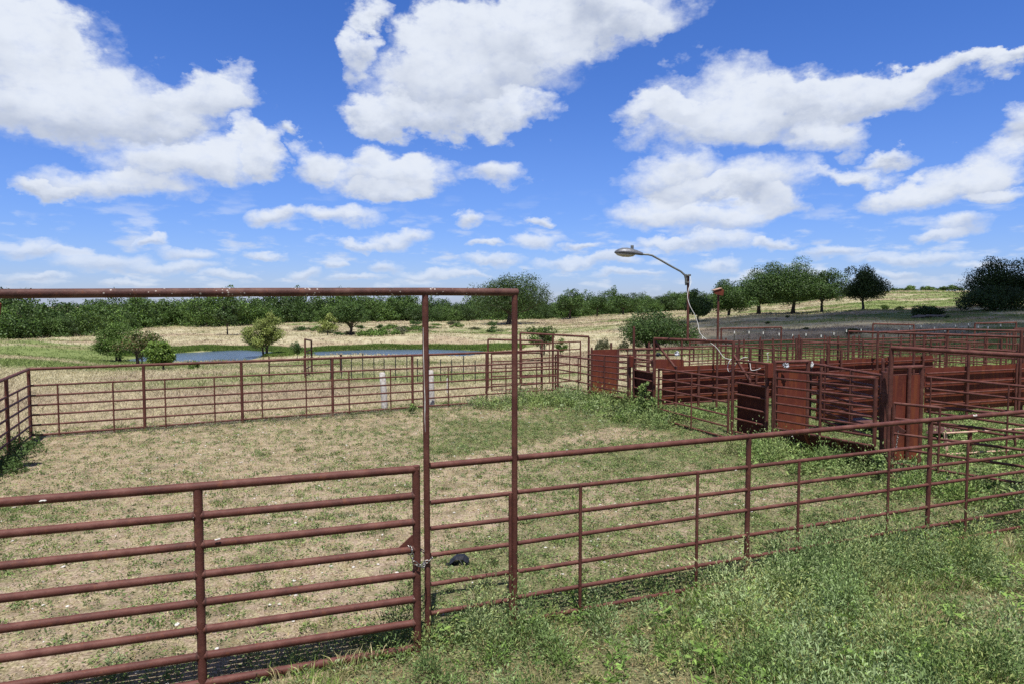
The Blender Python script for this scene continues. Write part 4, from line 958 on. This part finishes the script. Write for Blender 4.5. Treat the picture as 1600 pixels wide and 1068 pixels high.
# ------------------------------------------------------------------ trees
def crown_mesh(seed, Hh, Wd, b0, ncl, nleaf, leaf, pal, shape=1., csz=(.16, .27), flat=1., skirt=0.):
    ncl = int(ncl*1.7); csz = (csz[0]*.74, csz[1]*.80); Wd = Wd*1.16; rs = np.random.RandomState(seed); cz = Hh*(1+b0)/2; rz = Hh*(1-b0)/2; cl = []
    for i in range(ncl):
        d = rs.normal(size=3); d /= np.linalg.norm(d); rr = rs.uniform(.25, .86)**.5
        if d[2] < -.55: d[2] *= .5
        prof = 1-.25*shape*max(0, d[2])
        rr *= 1+.26*math.sin(3*d[0]+2*d[2]+seed)+.13*math.sin(5*d[1]-4*d[0]+seed*1.7)+.10*math.sin(7*d[2]+4*d[0]+seed*.6)
        if rs.rand() < skirt: d[2] = rs.uniform(-.98, -.6); prof = 1.35
        cl.append((np.array([d[0]*Wd/2*rr*prof*.82, d[1]*Wd/2*rr*prof*.82, cz+d[2]*rz*rr*.86]), Wd*rs.uniform(*csz)*(1-.35*max(0, d[2])), rs.uniform(.65, 1.3)))
    V_, F_, C_ = [], [], []
    pl = np.array(pal)
    tot = sum(c_[1]**2 for c_ in cl); nrms = []; base = []; dirs = []; cols = []
    for (c_, r_, k_) in cl:
        n = int(nleaf*r_**2/tot); d = rs.normal(size=(n, 3)); d /= np.linalg.norm(d, axis=1, keepdims=True)
        rad = r_*rs.uniform(.25, 1, n)**.45*(1+.22*np.sin(d[:, 0]*5+seed)*np.cos(d[:, 2]*6+k_*9))
        q_ = c_+d*rad[:, None]*np.array([1, 1, .78*flat]); base.append(q_)
        dirs.append(d*.3+rs.normal(size=(n, 3))*.8); nrms.append(d+np.array([0, 0, .35])); cols.append(pl[rs.randint(0, len(pl), n)]*k_*rs.uniform(.85, 1.15, (n, 1)))
    nrms = np.concatenate(nrms); base = np.concatenate(base); dirs = np.concatenate(dirs); cols = np.concatenate(cols); n = len(base)
    base[:, 2] = np.maximum(base[:, 2], .05)
    v, f, c_ = leaves(base, dirs, leaf*rs.uniform(.6, 1.5, n), leaf*.42*rs.uniform(.7, 1.3, n), cols, .1, rs, nrms)
    return mesh_np('crown', v, f, LEAF, np.clip(c_, .01, .6)), cl
def trunk_mb(seed, Hh, Wd, b0, cl, r0, multi=1, nl=10):
    rnd = random.Random(seed); mb = MB()
    for k in range(multi):
        ang = rnd.uniform(0, 6.28); sp = 0 if multi == 1 else .12*Wd
        ox, oy = math.cos(ang)*sp*.4, math.sin(ang)*sp*.4
        top = Vector((ox*2.5+rnd.uniform(-.05, .05)*Wd, oy*2.5+rnd.uniform(-.05, .05)*Wd, Hh*.62)); n = 6
        pts = [Vector((ox, oy, -.3)).lerp(top, i/n)+Vector((rnd.uniform(-1, 1), rnd.uniform(-1, 1), 0))*Wd*.012*(i > 0) for i in range(n+1)]
        mb.path(pts, [r0*(1.35 if i == 0 else 1-.72*i/n) for i in range(n+1)], 8)
        for c_, r_, k_ in cl[k::multi][:nl]:
            e = Vector(c_); s_ = pts[2].lerp(pts[n], rnd.uniform(0, .8)); m_ = s_.lerp(e, .5)+Vector((0, 0, -.04*Hh)); mb.path([s_, m_, e], [r0*.42, r0*.28, r0*.1], 6)
    return mb
OAK = [(.045, .09, .02), (.06, .115, .024), (.08, .135, .03), (.05, .095, .03)]
BRT = [(.09, .165, .028), (.12, .20, .036), (.08, .14, .028), (.14, .22, .05)]
WIL = [(.24, .29, .07), (.28, .32, .10), (.19, .25, .06)]
RED = [(.14, .15, .05), (.18, .13, .06), (.11, .15, .04)]
DRK = [(.034, .062, .015), (.045, .08, .018), (.055, .092, .022)]
def tree(px, Y, top, wpx, label, cat='tree', seed=0, b0=.2, pal=OAK, ncl=26, nleaf=6500, leaf=.3, r0=None, multi=1, name=None, basez=None, csz=(.16, .27), group=None):
    X_ = colx(px, Y, 0); g_ = h1(X_, Y) if basez is None else basez; Hh = (atY(px, top, Y).z-g_); Wd = wpx*Y/F
    t = thing(name or ('shrub' if cat in ('shrub', 'bush') else 'tree'), label, cat, (X_, Y, g_), group)
    me_, cl = crown_mesh(seed+int(px), Hh*1.0, Wd, b0, ncl, nleaf, leaf, pal, csz=csz)
    o_ = bpy.data.objects.new('foliage' if cat in ('shrub', 'bush') else 'crown', me_); C.objects.link(o_); o_.parent = t
    tm = trunk_mb(seed, Hh, Wd, b0, cl, r0 or Wd*.035, multi); t2 = tm.build('stem' if cat in ('shrub', 'bush') else 'trunk', BARK); t2.parent = t
    return t
tree(795, 182, 430, 116, 'big spreading oak behind the corner of the overhead frame', seed=1, b0=.14, ncl=40, nleaf=26000, leaf=.30, pal=DRK+OAK)
tree(890, 228, 452, 50, 'round tree at the wood edge, first right of the big spreading oak', seed=2, b0=.12, ncl=20, nleaf=5000, leaf=.4, pal=OAK)
tree(933, 240, 460, 38, 'second lone round tree right of the big spreading oak', seed=3, b0=.15, ncl=16, nleaf=4000, leaf=.4, pal=OAK)
tree(974, 245, 457, 42, 'third lone round tree right of the big spreading oak, near the lamp head', seed=4, b0=.13, ncl=18, nleaf=4500, leaf=.4, pal=OAK)
tree(1090, 118, 454, 46, 'dark round tree directly behind the lamp pole', seed=5, b0=.05, ncl=20, nleaf=6000, leaf=.3, pal=OAK)
tree(1138, 150, 441, 74, 'leftmost and lowest oak of the right-hand grove', seed=6, b0=.0, ncl=26, nleaf=17000, leaf=.25, pal=OAK+BRT[:1])
tree(1186, 153, 415, 98, 'wide oak in the grove, between its lowest and its tallest tree', seed=7, b0=.02, ncl=34, nleaf=24000, leaf=.25, pal=OAK)
tree(1239, 151, 401, 94, 'tallest oak of the right-hand grove', seed=8, b0=.06, ncl=38, nleaf=26000, leaf=.25, pal=OAK+BRT[:1])
tree(1284, 149, 418, 72, 'rightmost oak of the grove, leaning over dry grass', seed=9, b0=.10, ncl=28, nleaf=18000, leaf=.25, pal=OAK)
tree(1348, 135, 415, 64, 'lone rounded oak on the slope between the grove and the hilltop', seed=10, b0=.06, ncl=32, nleaf=19000, leaf=.23, pal=DRK)
tree(1553, 110, 396, 86, 'dark oak rising at the far right on the slope', seed=11, b0=.1, ncl=36, nleaf=20000, leaf=.20, pal=DRK)
tree(1612, 108, 408, 80, 'dark oak cut off by the right edge of the photo', seed=12, b0=.08, ncl=28, nleaf=9000, leaf=.28, pal=DRK)
tree(1550, 103, 450, 100, 'broad dark thicket at the foot of the far-right oaks', 'bush', seed=13, b0=0, ncl=26, nleaf=18000, leaf=.19, pal=DRK, csz=(.12, .2))
tree(545, 102, 470, 56, 'dark tree with visible trunk on the bank behind the right pond', seed=14, b0=.22, ncl=22, nleaf=11000, leaf=.17, pal=OAK, multi=2)
tree(512, 100, 492, 28, 'yellow-green sapling beside the dark tree behind the right pond', seed=15, b0=.05, ncl=12, nleaf=2200, leaf=.18, pal=WIL)
tree(355, 118, 471, 40, 'small cone-bottomed tree standing alone beyond the left pond', seed=16, b0=.22, ncl=16, nleaf=5000, leaf=.24, pal=DRK+OAK)
tree(414, 68, 487, 58, 'yellow-green willow on the bank between the two ponds', seed=17, b0=.0, ncl=34, nleaf=13000, leaf=.115, pal=WIL, multi=3, csz=(.13, .22))
tree(182, 60, 504, 68, 'bright green rounded bush on the left, largest by the pond', 'bush', seed=18, b0=.06, ncl=24, nleaf=11000, leaf=.11, pal=BRT, multi=3)
tree(218, 48, 510, 62, 'sparse reddish shrub with bare stems beside the bright green bush', 'shrub', seed=19, b0=.30, ncl=24, nleaf=2600, leaf=.11, pal=RED+BRT[:1], multi=5, csz=(.10, .18), r0=.05)
tree(252, 38, 529, 46, 'leafy yellow-green bush in front of the left pond', 'bush', seed=20, b0=.0, ncl=20, nleaf=4200, leaf=.10, pal=[(.12, .2, .03), (.16, .24, .04), (.07, .13, .02)], multi=2, csz=(.14, .24))
tree(1022, 52, 484, 128, 'huge dark green bush behind the pens, left of the lamp pole', 'bush', seed=21, b0=0, ncl=46, nleaf=24000, leaf=.105, pal=DRK+OAK, multi=3, csz=(.12, .2))
tree(848, 56, 502, 52, 'open green shrub seen through the three-post frame', 'shrub', seed=22, b0=.12, ncl=22, nleaf=2300, leaf=.13, pal=BRT+OAK, multi=4, csz=(.09, .16), r0=.05)
tree(464, 62, 527, 20, 'small grey-green shrub right of the willow', 'shrub', seed=23, b0=0, ncl=10, nleaf=1400, leaf=.09, pal=OAK, csz=(.15, .3))
tree(585, 97, 517, 46, 'low green bush right of the tree behind the pond', 'bush', seed=24, b0=0, ncl=14, nleaf=3000, leaf=.2, pal=BRT, csz=(.14, .24))
tree(1447, 100, 478, 62, 'low bush sprawling over grey logs on the shaded slope', 'bush', seed=25, b0=0, ncl=18, nleaf=3600, leaf=.2, pal=DRK, csz=(.10, .17))
tree(303, 37, 560, 20, 'tiny sapling right of the bush in front of the left pond', 'shrub', seed=26, b0=0, ncl=8, nleaf=400, leaf=.08, pal=BRT, csz=(.12, .2), r0=.02)
tree(1333, 60, 513, 30, 'dark low shrub in the shaded field below the lone rounded oak', 'shrub', seed=27, b0=0, ncl=9, nleaf=900, leaf=.1, pal=DRK, csz=(.12, .2))
tree(1322, 230, 447, 16, 'tiny bush on the bright hill just right of the grove', 'bush', seed=28, b0=0, ncl=8, nleaf=700, leaf=.35, pal=OAK)
tree(876, 54, 528, 22, 'small bright shrub right of the open green shrub', 'shrub', seed=29, b0=0, ncl=9, nleaf=900, leaf=.1, pal=BRT, csz=(.15, .25))
tree(1006, 17.6, 588, 26, 'tall leafy weed climbing the short sheeted panel', 'plant', seed=30, b0=.0, ncl=12, nleaf=900, leaf=.055, pal=LUSH, csz=(.14, .24), name='tall_weed', r0=.012, basez=0)
tree(645, 18.7, 628, 12, 'small leafy weed at the foot of a far fence post, left of the gateway post', 'plant', seed=31, b0=.0, ncl=8, nleaf=300, leaf=.05, pal=LUSH, csz=(.14, .24), name='tall_weed', r0=.01, basez=0)
tree(1372, 11.45, 700, 24, 'leafy vine climbing the thick gate post', 'plant', seed=32, b0=.0, ncl=12, nleaf=700, leaf=.045, pal=LUSH, csz=(.14, .24), name='tall_weed', r0=.01, basez=0)
lg = thing('log_pile', 'grey weathered logs piled under the low bush on the slope', 'logs', (*onz(1440, 489, 1.1).xy, 0))
lx, ly = colx(1440, 96, 1), 96; lg.location = (lx, ly, h1(lx, ly))
for k in range(6):
    a = k*.5-1.2; MB().tube((lx-1.6+k*.5, ly-.3+.15*k, h1(lx, ly)+.2+.1*(k % 3)), (lx-.2+k*.6+math.cos(a), ly-.5, h1(lx, ly)+.25+.14*(k % 2)), .16, .1, 8).build('log', TIMBER, lg)
# hill-crest and pasture shrubs, each a copy of a few prototypes
rnd = random.Random(5)
shp = []
for k, pal in enumerate((BRT, OAK, [(.13, .14, .07), (.10, .12, .05), (.15, .15, .08)])):
    me_, cl = crown_mesh(200+k, 1., 1.15, 0, 11, 900, .11, pal, csz=(.16, .28)); shp.append(me_)
proto = None
spots = [(x, y, Y) for x, y, Y in ((118, 66, 0), (20, 40, 0))][:0]
def shrubs(lst, label, group):
    for (px, Y, hpx, wpx, k) in lst:
        X_ = colx(px, Y, 0); o_ = bpy.data.objects.new('shrub', shp[k]); C.objects.link(o_)
        o_.location = (X_, Y, h1(X_, Y)-.03); s_ = hpx*Y/F; o_.scale = (wpx*Y/F/1.15, wpx*Y/F/1.15, s_); o_.rotation_euler.z = rnd.uniform(0, 6)
        tag(o_, label, 'shrub', group)
shrubs([(rnd.uniform(590, 780), rnd.uniform(110, 190), rnd.uniform(4, 9), rnd.uniform(8, 20), rnd.choice((0, 1, 2))) for _ in range(26)],
       'small shrub dotted over the dry pasture behind the right pond', 'shrubs dotted over the dry pasture')
shrubs([(rnd.uniform(430, 640), rnd.uniform(90, 150), rnd.uniform(5, 11), rnd.uniform(10, 28), rnd.choice((0, 1, 2, 2))) for _ in range(22)],
       'small shrub on the rough bank near the tree behind the ponds', 'shrubs on the rough pond bank')
shrubs([(1395+i*9+rnd.uniform(-3, 3), 292, rnd.uniform(4, 11), rnd.uniform(10, 20), rnd.choice((0, 1))) for i in range(12)]+[(1322, 285, 9, 26, 1), (1300, 280, 9, 20, 1)],
       'small bush along the crest of the sunlit hill', 'bushes along the hill crest')
shrubs([(rnd.uniform(930, 1000), rnd.uniform(50, 62), rnd.uniform(10, 22), rnd.uniform(10, 18), 2) for _ in range(7)], 'brownish scrub at the left foot of the huge dark bush', 'brownish scrub by the huge bush')
shrubs([(px, Y, h_, w_, k) for px, Y, h_, w_, k in ((1200, 90, 5, 9, 1), (1260, 75, 6, 10, 1), (1230, 110, 5, 8, 1), (1382, 140, 8, 12, 0), (1405, 135, 7, 10, 0), (1480, 90, 5, 10, 1))],
       'small dark tuft of scrub on the grassy right-hand slope', 'scrub on the right-hand slope')
# the wood along the horizon
tp = []
for k, pal in enumerate((OAK, OAK+BRT[:2], OAK+BRT[:1], DRK+OAK, BRT+OAK, [(.075, .14, .028), (.10, .165, .04)])):
    me_, cl = crown_mesh(300+k*7, 8., 9.4, -.06, 30, 6000, .36, pal, csz=(.14, .26), skirt=.35); tk = trunk_mb(300+k, 8, 8, .05, cl, .2, 1, 5)
    tmp = tk.build('trunk', BARK); tkm = tmp.data; bpy.data.objects.remove(tmp); tp.append((me_, tkm))
BP = [(-220, 104), (0, 108), (90, 112), (140, 122), (200, 145), (240, 165), (350, 168), (500, 208), (700, 214), (850, 242), (1000, 268), (1160, 300), (1260, 330), (1400, 420)]
def bnd(px): return float(np.interp(px, [a for a, _ in BP], [b for _, b in BP]))
rnd = random.Random(11); cnt = 0
for r_, (dy, dh) in enumerate(((0, 0), (9, .5), (22, 1.1), (42, 2.0))):
    px = -215+r_*11
    while px < 1270:
        Y = bnd(px)+dy+rnd.uniform(-3, 3); X_ = colx(px, Y, 0); me_, tkm = rnd.choice(tp)
        s_ = (rnd.uniform(.50, .86) if rnd.random() < .8 else rnd.uniform(.9, 1.14))*(1.0 if px > 300 else .90)*(1 if px < 780 else .95); g_ = h1(X_, Y)
        if 240 < px < 300 and r_ < 1: px += 26; continue
        lab = 'dense green tree in the wood along the horizon' if r_ < 2 else 'tree deeper in the wood, showing above the front rows'
        t = thing('tree', lab, 'tree', (X_, Y, g_-.2), 'front rows of the horizon wood' if r_ < 2 else 'back rows of the horizon wood')
        hs_ = (8+dh)/8*s_; t.scale = (s_*rnd.uniform(.9, 1.25), s_*rnd.uniform(.9, 1.2), hs_); t.rotation_euler.z = rnd.uniform(0, 6.28)
        for nm, dm in (('crown', me_), ('trunk', tkm)):
            o_ = bpy.data.objects.new(nm, dm); C.objects.link(o_); o_.parent = t
        cnt += 1; px += 5.4*F/Y*rnd.uniform(.75, 1.15)*s_*(1 if r_ < 3 else 1.25)
print('wood trees', cnt)
# ------------------------------------------------------------------ the cloud whose shadow lies on the right-hand field
import bmesh as bmm
CZ = 420.
offx, offy = SV.x/SV.z*CZ, SV.y/SV.z*CZ
bm = bmm.new()
def blob(x, y, rx, ry, rz=14):
    g2 = bmm.ops.create_icosphere(bm, subdivisions=4, radius=1)['verts']
    for v in g2:
        k = 1+.18*mn.noise(v.co*2.3+Vector((x, y, 0))*.05)+.08*mn.noise(v.co*6+Vector((x, 0, 0))); z_ = v.co.z*k*rz
        v.co = Vector((x+offx+v.co.x*k*rx, y+offy+v.co.y*k*ry, CZ+(z_ if z_ > 0 else z_*.25)))
for (x, y, rx, ry) in ((40, 55, 24, 22), (62, 85, 38, 32), (95, 105, 46, 36), (45, 110, 26, 30), (85, 62, 45, 26), (135, 95, 45, 50), (27, 62, 14, 18), (60, 118, 30, 22), (115, 122, 50, 14)): blob(x, y, rx, ry)
me = bpy.data.meshes.new('cloud'); bm.to_mesh(me); bm.free(); me.polygons.foreach_set('use_smooth', [True]*len(me.polygons)); me.materials.append(CLOUDM)
oc = bpy.data.objects.new('cloud', me); C.objects.link(oc); structure(oc)
